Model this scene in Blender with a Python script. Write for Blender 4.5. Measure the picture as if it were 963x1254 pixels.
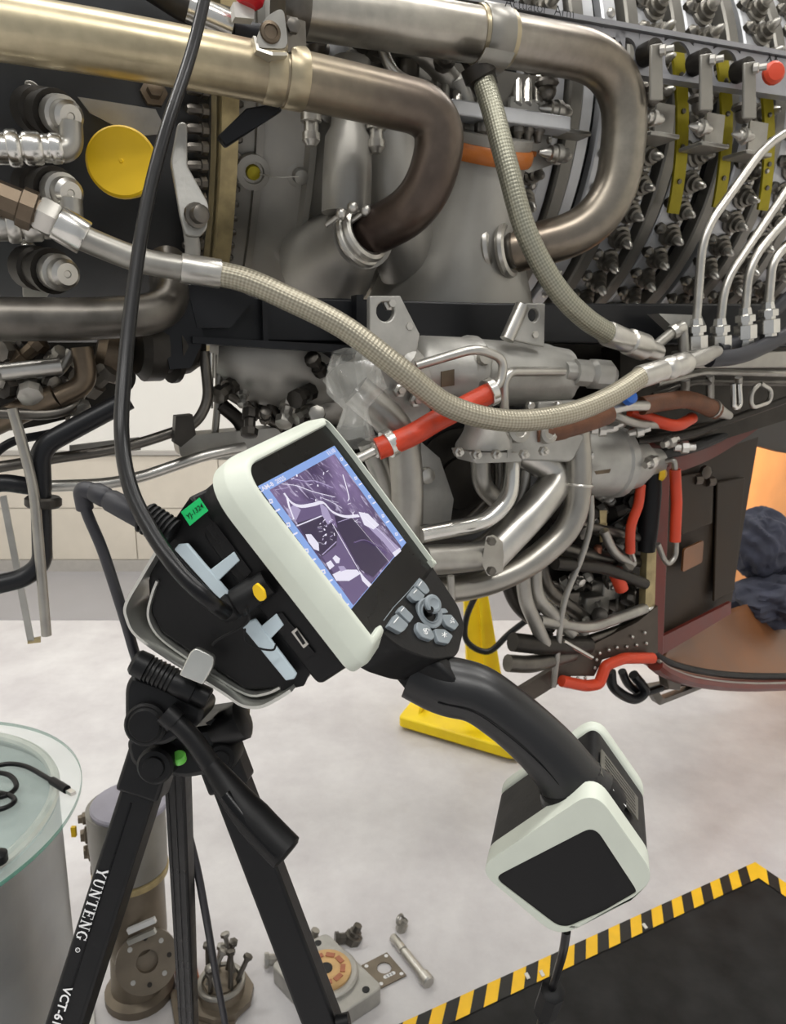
import bpy, bmesh, math, random
from math import sin, cos, pi, radians as rad
from mathutils import Vector as V, Matrix
random.seed(7)
for o_ in list(bpy.data.objects): bpy.data.objects.remove(o_)
SC = bpy.context.scene
COL = SC.collection
# ------------------------------------------------------------------ camera
FPX, CX, CY, PITCH, CAMZ = 905.7, 481.5, 627.0, rad(12.0), 1.5
CAM = V((0, 0, CAMZ))
RGT, FWD, DWN = V((1, 0, 0)), V((0, cos(PITCH), -sin(PITCH))), V((0, -sin(PITCH), -cos(PITCH)))
cam = bpy.data.cameras.new('camera'); cam.sensor_fit = 'VERTICAL'; cam.sensor_height = 36; cam.lens = 26
cam.clip_start = .02; cam.clip_end = 60
cam.dof.use_dof = True; cam.dof.focus_distance = .78; cam.dof.aperture_fstop = 13
co = bpy.data.objects.new('camera', cam); COL.objects.link(co)
co.location = CAM; co.rotation_euler = (rad(90) - PITCH, 0, 0); SC.camera = co
SC.view_settings.view_transform = 'Standard'; SC.view_settings.look = 'None'
SC.view_settings.gamma = 1; SC.view_settings.use_curve_mapping = False
SC.view_settings.exposure = -0.08
# ------------------------------------------------------------------ world and lamps
w = bpy.data.worlds.new('hangar_daylight'); SC.world = w; w.use_nodes = True
w.node_tree.nodes['Background'].inputs[0].default_value = (.93, .96, 1, 1)
w.node_tree.nodes['Background'].inputs[1].default_value = .5
CEIL = 5.2
LAMPS = [(-2.2, -1.5), (-.2, -1.5), (1.8, -1.5), (-2.2, 1.3), (-.2, 1.3), (1.8, 1.3), (-2.2, 3.5), (.2, 3.6), (2.4, 3.5)]
for i, (x, y) in enumerate(LAMPS):
    l = bpy.data.lights.new('hangar_lamp_light', 'AREA'); l.shape = 'RECTANGLE'; l.size = 1.3; l.size_y = .32
    l.energy = 62 if y < 0 else 46; l.color = (1, .985, .96)
    o = bpy.data.objects.new('hangar_lamp_light', l); COL.objects.link(o); o.location = (x, y, CEIL - .12)
l = bpy.data.lights.new('added_warm_light', 'SPOT'); l.energy = 24; l.color = (1, .66, .36); l.spot_size = rad(95); l.spot_blend = .6; l.shadow_soft_size = .08
WARMFILL = bpy.data.objects.new('added_warm_light', l); COL.objects.link(WARMFILL)  # warm spot added to brighten the barrel's far skin, no lamp modelled

# ------------------------------------------------------------------ projection helpers (pixel -> point at a real distance)
def ray(px, py): return RGT * ((px - CX) / FPX) + DWN * ((py - CY) / FPX) + FWD
def P(px, py, d): return CAM + ray(px, py) * d
def dep(p): return (p - CAM).dot(FWD)
def F(px, py, z=0.0):
    r = ray(px, py); return CAM + r * ((z - CAMZ) / r.z)
AX = V((cos(rad(24)), sin(rad(24)), 0)); AN = V((sin(rad(24)), -cos(rad(24)), 0)); UP = V((0, 0, 1))
A0 = V((0, 1.9, 0))
def E(px, py, off):                       # point on the upright plane parallel to the engine axis, off metres in front of it
    r = ray(px, py); return CAM + r * (((A0 - CAM).dot(AN) + off) / r.dot(AN))
A0.z = E(780, 112, .45).z
def Q(s, R, th): return A0 + AX * s + AN * (R * cos(th)) + UP * (R * sin(th))
def C(px, py, R):                         # where the pixel ray meets the engine cylinder of radius R -> s, theta
    r = ray(px, py); o = CAM - A0
    rn, rz, on, oz = r.dot(AN), r.z, o.dot(AN), o.z
    a, b, c = rn * rn + rz * rz, 2 * (rn * on + rz * oz), on * on + oz * oz - R * R
    q = b * b - 4 * a * c
    t = (-b - math.sqrt(max(q, 0))) / (2 * a)
    p = o + r * t
    return p.dot(AX), math.atan2(p.z, p.dot(AN))
def CP(px, py, R):
    s, t = C(px, py, R); return Q(s, R, t)
# the inspection device's own frame, in metres
def cw(v): return RGT * v[0] + DWN * v[1] + FWD * v[2]
DU, DV_, DW = cw((.26654345, -.26306039, .92722911)), cw((.60556833, .79414294, .05122497)), cw((.74982771, -.5478469, -.37097464))
DO = CAM + cw((-.10916865, -.02077832, .59742626))
def D(x, y, z): return DO + DU * (x / 1000) + DV_ * (y / 1000) + DW * (z / 1000)
def DX(px, py, X):
    r = ray(px, py); return CAM + r * (((DO - CAM).dot(DU) + X / 1000) / r.dot(DU))
def DZ(px, py, Z):
    r = ray(px, py); return CAM + r * (((DO - CAM).dot(DW) + Z / 1000) / r.dot(DW))

# ------------------------------------------------------------------ mesh helpers
def perp(t):
    a = V((0, 0, 1)) if abs(t.z) < .9 else V((1, 0, 0))
    u = t.cross(a).normalized(); return u, t.cross(u).normalized()
def catmull(pts, n=7):
    pts = [V(p) for p in pts]
    if len(pts) < 3: return pts
    ext = [pts[0] * 2 - pts[1]] + pts + [pts[-1] * 2 - pts[-2]]
    out = []
    for i in range(1, len(ext) - 2):
        p0, p1, p2, p3 = ext[i - 1:i + 3]
        for k in range(n):
            t = k / n
            out.append(.5 * ((2 * p1) + (p2 - p0) * t + (2 * p0 - 5 * p1 + 4 * p2 - p3) * t * t + (3 * p1 - p0 - 3 * p2 + p3) * t ** 3))
    out.append(pts[-1]); return out
def fillet(pts, r, n=7):
    pts = [V(p) for p in pts]; out = [pts[0]]
    for i in range(1, len(pts) - 1):
        a, b, c = pts[i - 1:i + 2]
        la, lc = (a - b).length, (c - b).length
        k = min(r, la * .48, lc * .48)
        p, q = b + (a - b) / la * k, b + (c - b) / lc * k
        for j in range(n + 1):
            t = j / n
            out.append(p * (1 - t) ** 2 + b * 2 * t * (1 - t) + q * t * t)
    out.append(pts[-1]); return out
class MB:
    def __init__(s): s.v = []; s.f = []; s.uv = []; s.m = []; s.sm = []
    def face(s, idx, uv=None, m=0, smooth=True):
        s.f.append(idx); s.uv.append(uv or [(0, 0)] * len(idx)); s.m.append(m); s.sm.append(smooth)
    def rings(s, rings, m=0, caps=True, smooth=True, lens=None, closed=True):
        n = len(rings[0]); b = len(s.v)
        for r in rings: s.v += [V(p) for p in r]
        L = lens or list(range(len(rings)))
        for i in range(len(rings) - 1):
            for j in range(n if closed else n - 1):
                k = (j + 1) % n
                s.face([b + i * n + j, b + i * n + k, b + (i + 1) * n + k, b + (i + 1) * n + j],
                       [(j / n, L[i]), ((j + 1) / n, L[i]), ((j + 1) / n, L[i + 1]), (j / n, L[i + 1])], m, smooth)
        if caps and closed:
            s.face([b + j for j in range(n)][::-1], None, m, False)
            s.face([b + (len(rings) - 1) * n + j for j in range(n)], None, m, False)
        return s
    def tube(s, pts, r, seg=14, m=0, caps=True, flat=1.0):
        pts = [V(p) for p in pts]; n = len(pts)
        T = [(pts[min(i + 1, n - 1)] - pts[max(i - 1, 0)]).normalized() for i in range(n)]
        u, _ = perp(T[0]); rings = []; lens = [0]
        for i in range(n):
            u = (u - T[i] * u.dot(T[i])).normalized(); w2 = T[i].cross(u)
            rr = r[0] + (r[1] - r[0]) * i / (n - 1) if isinstance(r, tuple) else (r[i] if isinstance(r, list) else r)
            rings.append([pts[i] + u * (rr * cos(2 * pi * j / seg)) + w2 * (rr * flat * sin(2 * pi * j / seg)) for j in range(seg)])
            if i: lens.append(lens[-1] + (pts[i] - pts[i - 1]).length)
        return s.rings(rings, m, caps, True, lens)
    def lathe(s, p0, axis, prof, seg=20, m=0, smooth=False, caps=True):
        t = V(axis).normalized(); u, w2 = perp(t); p0 = V(p0)
        rings = [[p0 + t * z + (u * cos(2 * pi * j / seg) + w2 * sin(2 * pi * j / seg)) * max(r, 1e-5) for j in range(seg)] for z, r in prof]
        return s.rings(rings, m, caps, smooth)
    def cyl(s, p0, p1, r, seg=16, m=0, r2=None, smooth=True):
        p0, p1 = V(p0), V(p1); L = (p1 - p0).length
        t = (p1 - p0) / L; u, w2 = perp(t)
        ring = lambda p, q: [p + (u * cos(2 * pi * j / seg) + w2 * sin(2 * pi * j / seg)) * q for j in range(seg)]
        return s.rings([ring(p0, r), ring(p1, r if r2 is None else r2)], m, True, smooth, [0, L])
    def torus(s, c, axis, R, r, seg=28, sg=8, m=0, a0=0, a1=2 * pi):
        t = V(axis).normalized(); u, w2 = perp(t)
        n = seg if a1 - a0 > 6.28 else seg + 1
        rings = []
        for i in range(n):
            a = a0 + (a1 - a0) * i / seg; d = u * cos(a) + w2 * sin(a)
            rings.append([V(c) + d * (R + r * cos(2 * pi * j / sg)) + t * (r * sin(2 * pi * j / sg)) for j in range(sg)])
        if n == seg: rings.append(rings[0])
        return s.rings(rings, m, n != seg, True)
    def prism(s, poly, vec, m=0, smooth=False):
        b = len(s.v); n = len(poly); vec = V(vec)
        s.v += [V(p) for p in poly] + [V(p) + vec for p in poly]
        s.face(list(range(n)), None, m, False); s.face(list(range(n, 2 * n))[::-1], None, m, False)
        for j in range(n):
            k = (j + 1) % n; s.face([b + k, b + j, b + n + j, b + n + k], None, m, smooth)
        for fi in (-n - 2, -n - 1): s.f[fi] = [b + q for q in s.f[fi]]
        return s
    def ringprism(s, outer, inner, vec, m=0):           # a plate with one hole, outer and inner with the same count
        b = len(s.v); n = len(outer); vec = V(vec)
        s.v += [V(p) for p in outer] + [V(p) for p in inner] + [V(p) + vec for p in outer] + [V(p) + vec for p in inner]
        for j in range(n):
            k = (j + 1) % n
            s.face([b + j, b + k, b + n + k, b + n + j], None, m, False)
            s.face([b + 2 * n + k, b + 2 * n + j, b + 3 * n + j, b + 3 * n + k], None, m, False)
            s.face([b + k, b + j, b + 2 * n + j, b + 2 * n + k], None, m, False)
            s.face([b + n + j, b + n + k, b + 3 * n + k, b + 3 * n + j], None, m, False)
        return s
    def box(s, c, ux, uy, uz, m=0):
        c, ux, uy, uz = V(c), V(ux), V(uy), V(uz)
        return s.prism([c - ux - uy - uz, c + ux - uy - uz, c + ux + uy - uz, c - ux + uy - uz], uz * 2, m)
    def ribbon(s, pts, wv, th, m=0):
        pts = [V(p) for p in pts]; wv = V(wv); n = len(pts); rings = []
        for i in range(n):
            t = (pts[min(i + 1, n - 1)] - pts[max(i - 1, 0)]).normalized(); q = t.cross(wv).normalized() * th / 2
            rings.append([pts[i] - q, pts[i] + q, pts[i] + q + wv, pts[i] - q + wv])
        return s.rings(rings, m, True, False)
    def sphere(s, c, r, seg=14, m=0, axis=UP, sq=1.0):
        return s.lathe(V(c) - V(axis).normalized() * r * sq, axis, [(r * sq * (1 - cos(pi * i / 8)), r * sin(pi * i / 8)) for i in range(9)], seg, m, True, False)
    def nut(s, c, axis, r, h, m=0):
        t = V(axis).normalized(); return s.lathe(V(c), t, [(0, r * .92), (h * .15, r), (h * .85, r), (h, r * .92)], 6, m)
ORG = {}
def mesh_of(mb, mats, smooth_angle=None):
    c = sum(mb.v, V()) / len(mb.v)
    me = bpy.data.meshes.new('mesh')
    me.from_pydata([p - c for p in mb.v], [], mb.f)
    for mt in (mats if isinstance(mats, (list, tuple)) else [mats]): me.materials.append(mt)
    uvl = me.uv_layers.new(name='UVMap')
    k = 0
    for p, uv, mi, sm in zip(me.polygons, mb.uv, mb.m, mb.sm):
        p.material_index = mi; p.use_smooth = sm
        for q in uv: uvl.data[k].uv = q; k += 1
    bm = bmesh.new(); bm.from_mesh(me); bmesh.ops.recalc_face_normals(bm, faces=bm.faces); bm.to_mesh(me); bm.free()
    for p in me.polygons: p.use_smooth = True
    me.set_sharp_from_angle(angle=rad(36))
    return me, c
def build(name, mb, mats, parent=None, label=None, cat=None, group=None, kind=None, bevel=0, bseg=2):
    me, c = mesh_of(mb, mats); me.name = name
    o = bpy.data.objects.new(name, me); COL.objects.link(o)
    if parent is not None: o.parent = parent; o.location = c - ORG[parent.name]
    else: o.location = c
    ORG[o.name] = c
    tag(o, label, cat, group, kind)
    if bevel:
        b = o.modifiers.new('bevel', 'BEVEL'); b.width = bevel; b.segments = bseg; b.limit_method = 'ANGLE'; b.angle_limit = rad(40)
    return o
def tag(o, label=None, cat=None, group=None, kind=None):
    if label: o['label'] = label
    if cat: o['category'] = cat
    if group: o['group'] = group
    if kind: o['kind'] = kind
    return o
def empty(name, loc, label, cat, group=None):
    o = bpy.data.objects.new(name, None); COL.objects.link(o); o.location = loc; o.empty_display_size = .05
    ORG[o.name] = V(loc); return tag(o, label, cat, group)
def inst(name, me, parent, p, rot, label=None):
    o = bpy.data.objects.new(name, me); COL.objects.link(o); o.parent = parent
    o.matrix_local = Matrix.Translation(V(p) - ORG[parent.name]) @ rot.to_4x4(); ORG[o.name] = V(p)
    if label: o['label'] = label
    return o
def frame(z, x=None):
    z = V(z).normalized()
    if x is None: x, _ = perp(z)
    x = (V(x) - z * V(x).dot(z)).normalized(); y = z.cross(x)
    return Matrix((x, y, z)).transposed()
def text_mb(txt, org, ux, uy, size, th=.0002, bold=0, shear=0, sx=1):
    cu = bpy.data.curves.new('lettering', 'FONT'); cu.body = txt; cu.size = 1; cu.offset = bold; cu.shear = shear
    cu.align_x = 'CENTER'; cu.align_y = 'CENTER'; cu.resolution_u = 3
    to = bpy.data.objects.new('lettering', cu); COL.objects.link(to)
    bpy.context.view_layer.update()
    me = bpy.data.meshes.new_from_object(to.evaluated_get(bpy.context.evaluated_depsgraph_get()))
    ux, uy = V(ux).normalized(), V(uy).normalized(); nz = ux.cross(uy)
    mb = MB(); mb.v = [V(org) + ux * (q.co.x * size * sx) + uy * (q.co.y * size) + nz * th for q in me.vertices]
    for p in me.polygons: mb.face(list(p.vertices), None, 0, False)
    bpy.data.objects.remove(to); bpy.data.meshes.remove(me); bpy.data.curves.remove(cu)
    return mb
def rpoly(pts, r, n=6):                    # rounded closed 2-D polygon; r one radius or one per corner
    out = []; N = len(pts)
    for i in range(N):
        a, b, c = V(pts[i - 1]), V(pts[i]), V(pts[(i + 1) % N])
        rr = r[i] if isinstance(r, (list, tuple)) else r
        k = min(rr, (a - b).length * .49, (c - b).length * .49)
        p, q = b + (a - b).normalized() * k, b + (c - b).normalized() * k
        if k < 1e-6: out.append(b); continue
        for j in range(n + 1):
            t = j / n; out.append(p * (1 - t) ** 2 + b * 2 * t * (1 - t) + q * t * t)
    return out

# ------------------------------------------------------------------ materials
def lin(c): return tuple((x / 255 / 12.92) if x / 255 < .04045 else ((x / 255 + .055) / 1.055) ** 2.4 for x in c) + (1,)
def mat(name, col, metal=0.0, rough=.5, var=.12, scale=25.0, bump=0.0, rvar=.1, spec=.5, coat=0, emit=0):
    m = bpy.data.materials.new(name); m.use_nodes = True; nt = m.node_tree; b = nt.nodes['Principled BSDF']
    c = lin(col); N = nt.nodes.new; L = nt.links.new
    tc = N('ShaderNodeTexCoord'); ns = N('ShaderNodeTexNoise'); ns.inputs['Scale'].default_value = scale; ns.inputs['Detail'].default_value = 5
    L(tc.outputs['Object'], ns.inputs['Vector'])
    rp = N('ShaderNodeValToRGB'); rp.color_ramp.elements[0].position = .3; rp.color_ramp.elements[1].position = .7
    rp.color_ramp.elements[0].color = tuple(x * (1 - var) for x in c[:3]) + (1,); rp.color_ramp.elements[1].color = tuple(min(1, x * (1 + var)) for x in c[:3]) + (1,)
    L(ns.outputs['Fac'], rp.inputs['Fac']); L(rp.outputs['Color'], b.inputs['Base Color'])
    b.inputs['Metallic'].default_value = metal; b.inputs['Specular IOR Level'].default_value = spec; b.inputs['Coat Weight'].default_value = coat
    mr = N('ShaderNodeMapRange'); mr.inputs['To Min'].default_value = max(.02, rough - rvar); mr.inputs['To Max'].default_value = min(1, rough + rvar)
    L(ns.outputs['Fac'], mr.inputs['Value']); L(mr.outputs['Result'], b.inputs['Roughness'])
    if bump:
        bp = N('ShaderNodeBump'); bp.inputs['Strength'].default_value = bump; bp.inputs['Distance'].default_value = .002
        n2 = N('ShaderNodeTexNoise'); n2.inputs['Scale'].default_value = scale * 6; L(tc.outputs['Object'], n2.inputs['Vector'])
        L(n2.outputs['Fac'], bp.inputs['Height']); L(bp.outputs['Normal'], b.inputs['Normal'])
    if emit:
        L(rp.outputs['Color'], b.inputs['Emission Color']); b.inputs['Emission Strength'].default_value = emit
    return m
STEEL = mat('steel', (190, 187, 180), .9, .33, .1, 30, 0, .04)
CHROME = mat('polished_steel', (208, 206, 200), .95, .24, .08, 20, 0, .04)
SATIN = mat('satin_steel', (160, 157, 150), .85, .4, .18, 18)
PIPE2 = mat('stainless_pipe', (158, 154, 146), .9, .33, .2, 9)
DARKST = mat('dark_steel', (100, 96, 90), .85, .38, .3, 24)
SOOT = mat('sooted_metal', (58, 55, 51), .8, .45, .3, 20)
CASTAL = mat('cast_aluminium', (170, 168, 162), .5, .45, .14, 22, .15)
TITAN = mat('titanium_casing', (154, 151, 144), .45, .42, .16, 7, .03)
DARKC = mat('dark_casing', (62, 63, 64), .5, .42, .4, 4)
RINGM = mat('ring_plate_metal', (200, 201, 203), .45, .38, .12, 14)
UNIS = mat('unison_ring_metal', (132, 129, 122), .6, .36, .2, 10)
GROOVE = mat('groove_metal', (38, 38, 38), .8, .5, .3, 20)
BEAMG = mat('grey_rail_paint', (150, 150, 154), .5, .38, .15, 12)
BLACKP = mat('black_paint', (15, 16, 19), 0, .38, .2, 8, 0, .1, .35)
BLACKB = mat('black_plastic', (13, 13, 14), 0, .5, .15, 40, .06, .08, .25)
BLACKG = mat('black_gloss', (7, 7, 8), 0, .28, .1, 10, 0, .05, .25)
TRIP = mat('tripod_black', (12, 12, 13), 0, .42, .2, 60, .05, .1, .32)
RUB = mat('black_rubber', (8, 8, 10), 0, .32, .15, 20, 0, .05, .28)
HOSEBLK = mat('grey_rubber_hose', (38, 38, 43), 0, .5, .15, 30)
WHITEP = mat('white_bumper', (196, 201, 189), 0, .5, .03, 30, .05, .05, .4)
GREYK = mat('grey_key', (122, 130, 135), 0, .5, .06, 40, 0, .05)
PALEB = mat('pale_blue_plastic', (190, 205, 212), 0, .45, .05, 30)
PRINT = mat('white_print', (225, 225, 225), 0, .6, .02)
SILVER = mat('anodised_aluminium', (196, 196, 190), .85, .36, .08, 30)
YELCAP = mat('yellow_plastic', (232, 190, 16), 0, .45, .06, 15)
YELLOW = mat('yellow_paint', (252, 216, 6), 0, .42, .08, 10)
YGREEN = mat('yellow_green_anodise', (150, 138, 22), .5, .4, .15, 30)
ORANGE = mat('orange_tape', (192, 58, 26), 0, .45, .18, 40, .25)
ORANGER = mat('orange_rubber', (196, 62, 30), 0, .48, .08, 20)
PLUG = mat('amber_cover', (182, 104, 40), 0, .38, .12, 12)
RED = mat('red_plastic', (190, 22, 36), 0, .4, .1, 20)
BROWNT = mat('brown_tape', (104, 66, 44), 0, .6, .25, 40, .3)
BRONZE = mat('tarnished_fitting', (104, 92, 78), .9, .4, .3, 25)
OLIVE = mat('olive_flange', (168, 152, 112), .5, .5, .25, 40)
GREEN = mat('green_label', (24, 200, 110), 0, .5, .03)
LEVEL = mat('spirit_level', (120, 215, 90), 0, .15, .1, 60)
COWLB = mat('cowl_brown', (46, 36, 26), 0, .6, .25, 9, 0, .1, .25)
COWLR = mat('cowl_red_edge', (96, 30, 20), .1, .42, .15, 14)
COWLO = mat('cowl_orange_skin', (118, 74, 40), .1, .36, .25, 6)
RIVP = mat('riveted_plate', (84, 76, 68), .6, .45, .18, 16)
CLOTH = mat('blue_grey_cloth', (58, 60, 74), 0, .8, .25, 18, .3)
BLUE = mat('blue_plastic', (40, 96, 180), 0, .4, .1)
LAV = mat('lavender_lid', (150, 148, 160), .3, .4, .1, 12)
PUMPG = mat('pump_grey', (138, 136, 130), .6, .42, .15, 10)
PUMPB = mat('pump_brown', (122, 112, 98), .6, .45, .2, 14)
DRUM = mat('drum_steel', (168, 170, 170), .8, .4, .2, 5)
BRASS = mat('brass_disc', (205, 170, 120), .6, .4, .15, 30)
MATB = mat('black_mat', (27, 27, 27), 0, .55, .75, 11, .1, .1, .25)
PAPER = mat('white_plate', (205, 203, 198), 0, .6, .1, 12)
FLESH = mat('copper_part', (170, 110, 84), .5, .45, .15, 12)
def braid(name, c1, c2):
    m = mat(name, c1, .65, .42, 0); nt = m.node_tree; N = nt.nodes.new; L = nt.links.new; b = nt.nodes['Principled BSDF']
    uv = N('ShaderNodeUVMap'); sp = N('ShaderNodeSeparateXYZ'); L(uv.outputs['UV'], sp.inputs[0])
    def mth(op, a, b_):
        n = N('ShaderNodeMath'); n.operation = op
        for i, q in enumerate((a, b_)):
            if q is None: continue
            if isinstance(q, (int, float)): n.inputs[i].default_value = q
            else: L(q, n.inputs[i])
        return n.outputs[0]
    A = mth('MULTIPLY', sp.outputs[0], 2 * pi * 12); B = mth('MULTIPLY', sp.outputs[1], 2 * pi / .011)
    s1 = mth('SINE', mth('ADD', A, B), None); s2 = mth('SINE', mth('SUBTRACT', A, B), None)
    pr = mth('ADD', mth('MULTIPLY', mth('MULTIPLY', s1, s2), .5), .5)
    mx = N('ShaderNodeMix'); mx.data_type = 'RGBA'; L(pr, mx.inputs[0]); mx.inputs[6].default_value = lin(c2); mx.inputs[7].default_value = lin(c1)
    L(mx.outputs[2], b.inputs['Base Color'])
    bp = N('ShaderNodeBump'); bp.inputs['Strength'].default_value = .5; bp.inputs['Distance'].default_value = .001; L(pr, bp.inputs['Height']); L(bp.outputs['Normal'], b.inputs['Normal'])
    return m
BRAID = braid('steel_braid', (182, 176, 158), (140, 133, 116))
BRAIDG = braid('olive_braid', (164, 162, 146), (124, 122, 106))
def heat(name, stops, rough=.34, metal=.9, length=1.0):   # heat-tinted duct: colour runs along its length (UV v in metres)
    m = mat(name, (150, 150, 150), metal, rough, 0, 14); nt = m.node_tree; N = nt.nodes.new; L = nt.links.new; b = nt.nodes['Principled BSDF']
    uv = N('ShaderNodeUVMap'); sp = N('ShaderNodeSeparateXYZ'); L(uv.outputs['UV'], sp.inputs[0])
    ns = N('ShaderNodeTexNoise'); ns.inputs['Scale'].default_value = 9; ns.inputs['Detail'].default_value = 6
    tc = N('ShaderNodeTexCoord'); L(tc.outputs['Object'], ns.inputs['Vector'])
    md = N('ShaderNodeMath'); md.operation = 'MULTIPLY_ADD'; L(ns.outputs['Fac'], md.inputs[0]); md.inputs[1].default_value = .22; L(sp.outputs[1], md.inputs[2])
    sc = N('ShaderNodeMath'); sc.operation = 'DIVIDE'; L(md.outputs[0], sc.inputs[0]); sc.inputs[1].default_value = length
    rp = N('ShaderNodeValToRGB'); L(sc.outputs[0], rp.inputs[0])
    els = rp.color_ramp.elements
    els[0].position, els[0].color = stops[0][0], lin(stops[0][1]); els[1].position, els[1].color = stops[-1][0], lin(stops[-1][1])
    for p, c in stops[1:-1]: els.new(p).color = lin(c)
    n2 = N('ShaderNodeTexNoise'); n2.inputs['Scale'].default_value = 60; L(tc.outputs['Object'], n2.inputs['Vector'])
    mx = N('ShaderNodeMix'); mx.data_type = 'RGBA'; mx.blend_type = 'MULTIPLY'; mx.inputs[0].default_value = .35
    L(rp.outputs[0], mx.inputs[6]); L(n2.outputs['Fac'], mx.inputs[7]); L(mx.outputs[2], b.inputs['Base Color'])
    return m
GOLDP = heat('heat_tinted_duct', [(0, (206, 194, 164)), (.35, (194, 180, 148)), (.55, (150, 138, 118)), (.68, (112, 101, 90)), (.85, (92, 80, 72)), (1, (74, 60, 55))], length=1.0, metal=.75)
BANDM = mat('clamp_band_metal', (172, 160, 134), .8, .36, .15, 20)
SILP = heat('stainless_duct', [(0, (196, 192, 182)), (.35, (188, 182, 170)), (.5, (150, 142, 132)), (.62, (140, 130, 116)), (.75, (150, 144, 132)), (1, (140, 128, 114))], length=1.1)
def glassm(name, col, rough=0.02, alpha=.2):
    m = bpy.data.materials.new(name); m.use_nodes = True; nt = m.node_tree; b = nt.nodes['Principled BSDF']
    b.inputs['Base Color'].default_value = col; b.inputs['Roughness'].default_value = rough; b.inputs['Alpha'].default_value = alpha
    b.inputs['Specular IOR Level'].default_value = .6
    return m
GLASS = glassm('clear_glass', (.75, .9, .85, 1), .03, .16)
GLASSEDGE = glassm('green_glass_edge', (.05, .26, .18, 1), .1, .7)
BAG = glassm('clear_plastic_film', (.75, .75, .7, 1), .12, .2)
def emis(name, col, s):
    m = bpy.data.materials.new(name); m.use_nodes = True; b = m.node_tree.nodes['Principled BSDF']
    b.inputs['Base Color'].default_value = (0, 0, 0, 1); b.inputs['Emission Color'].default_value = lin(col); b.inputs['Emission Strength'].default_value = s; b.inputs['Roughness'].default_value = .3
    return m
LAMPM = emis('lamp_diffuser', (255, 250, 240), 5)
SCRB = emis('screen_blue_bar', (140, 172, 232), 1)
SCRW = emis('screen_white', (236, 232, 248), 1)
SCRL = emis('screen_lilac', (172, 160, 196), 1)
SCRD = emis('screen_dark_purple', (56, 44, 74), 1)
SCRM = emis('screen_mid_purple', (104, 88, 128), 1)
def screenmat():
    m = emis('screen_picture', (90, 72, 110), 1); nt = m.node_tree; N = nt.nodes.new; L = nt.links.new; b = nt.nodes['Principled BSDF']
    tc = N('ShaderNodeTexCoord'); ns = N('ShaderNodeTexNoise'); ns.inputs['Scale'].default_value = 22; ns.inputs['Detail'].default_value = 3; L(tc.outputs['Object'], ns.inputs['Vector'])
    rp = N('ShaderNodeValToRGB'); L(ns.outputs['Fac'], rp.inputs[0]); e = rp.color_ramp.elements
    e[0].position = .35; e[0].color = lin((70, 54, 92)); e[1].position = .75; e[1].color = lin((140, 120, 164))
    n2 = N('ShaderNodeTexNoise'); n2.inputs['Scale'].default_value = 70; n2.inputs['Detail'].default_value = 6; n2.inputs['Distortion'].default_value = 1.2
    mp = N('ShaderNodeMapping'); mp.inputs['Scale'].default_value = (1, 2.2, 1); L(tc.outputs['Object'], mp.inputs[0]); L(mp.outputs[0], n2.inputs['Vector'])
    r2 = N('ShaderNodeValToRGB'); L(n2.outputs['Fac'], r2.inputs[0]); r2.color_ramp.elements[0].position = .56; r2.color_ramp.elements[1].position = .72
    mx = N('ShaderNodeMix'); mx.data_type = 'RGBA'; L(r2.outputs[0], mx.inputs[0]); L(rp.outputs[0], mx.inputs[6]); mx.inputs[7].default_value = lin((206, 196, 224))
    L(mx.outputs[2], b.inputs['Emission Color']); return m
SCRP = screenmat()
# ------------------------------------------------------------------ the setting
def floormat():
    m = mat('epoxy_floor', (198, 196, 196), 0, .34, .05, 1.6, 0, .1); nt = m.node_tree; N = nt.nodes.new; L = nt.links.new; b = nt.nodes['Principled BSDF']
    tc = N('ShaderNodeTexCoord'); ns = N('ShaderNodeTexNoise'); ns.inputs['Scale'].default_value = 3.2; ns.inputs['Detail'].default_value = 9; ns.inputs['Roughness'].default_value = .7
    L(tc.outputs['Object'], ns.inputs['Vector'])
    rp = N('ShaderNodeValToRGB'); e = rp.color_ramp.elements; L(ns.outputs['Fac'], rp.inputs[0])
    e[0].position = .3; e[0].color = lin((186, 182, 184)); e[1].position = .68; e[1].color = lin((212, 210, 210))
    L(rp.outputs[0], b.inputs['Base Color']); return m
FLOORM = floormat()
FBAND = mat('grey_floor_band', (150, 148, 150), 0, .4, .05, 4)
WALLW = mat('white_wall_paint', (224, 222, 216), 0, .6, .02, 3)
WALLB = mat('beige_wall_tile', (206, 198, 184), 0, .5, .05, 6)
TRIMM = mat('grey_trim', (170, 166, 160), 0, .5, .05)
CEILM = mat('ceiling_paint', (120, 122, 124), 0, .7, .05)
X0, X1, Y0, Y1 = -3.6, 4.2, -2.4, 5.05
def slab(x0, x1, y0, y1, z0, z1): return MB().box(((x0 + x1) / 2, (y0 + y1) / 2, (z0 + z1) / 2), ((x1 - x0) / 2, 0, 0), (0, (y1 - y0) / 2, 0), (0, 0, (z1 - z0) / 2))
build('floor', slab(X0, X1, Y0, Y1, -.1, 0), FLOORM, kind='structure')
build('trim_1', slab(X0, X1, Y1 - 1.0, Y1 - .02, 0, .003), FBAND, kind='structure')
wb = build('wall_back', slab(X0, X1, Y1, Y1 + .12, 0, CEIL), WALLW, kind='structure')
wt = .62
for ix in range(13):
    for iz in range(2):
        x = X0 + .3 * 2 * ix
        build('tile', slab(x + .004, min(x + .596, X1), Y1 - .02, Y1, .09 + iz * .37, .09 + iz * .37 + .364), WALLB, wb)
build('baseboard_back', slab(X0, X1, Y1 - .03, Y1, 0, .085), TRIMM, kind='structure')
build('trim_2', slab(X0, X1, Y1 - .035, Y1, .83, .86), TRIMM, kind='structure')
build('wall_left', slab(X0 - .12, X0, Y0, Y1, 0, CEIL), WALLW, kind='structure')
build('wall_right', slab(X1, X1 + .12, Y0, Y1, 0, CEIL), WALLW, kind='structure')
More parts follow.
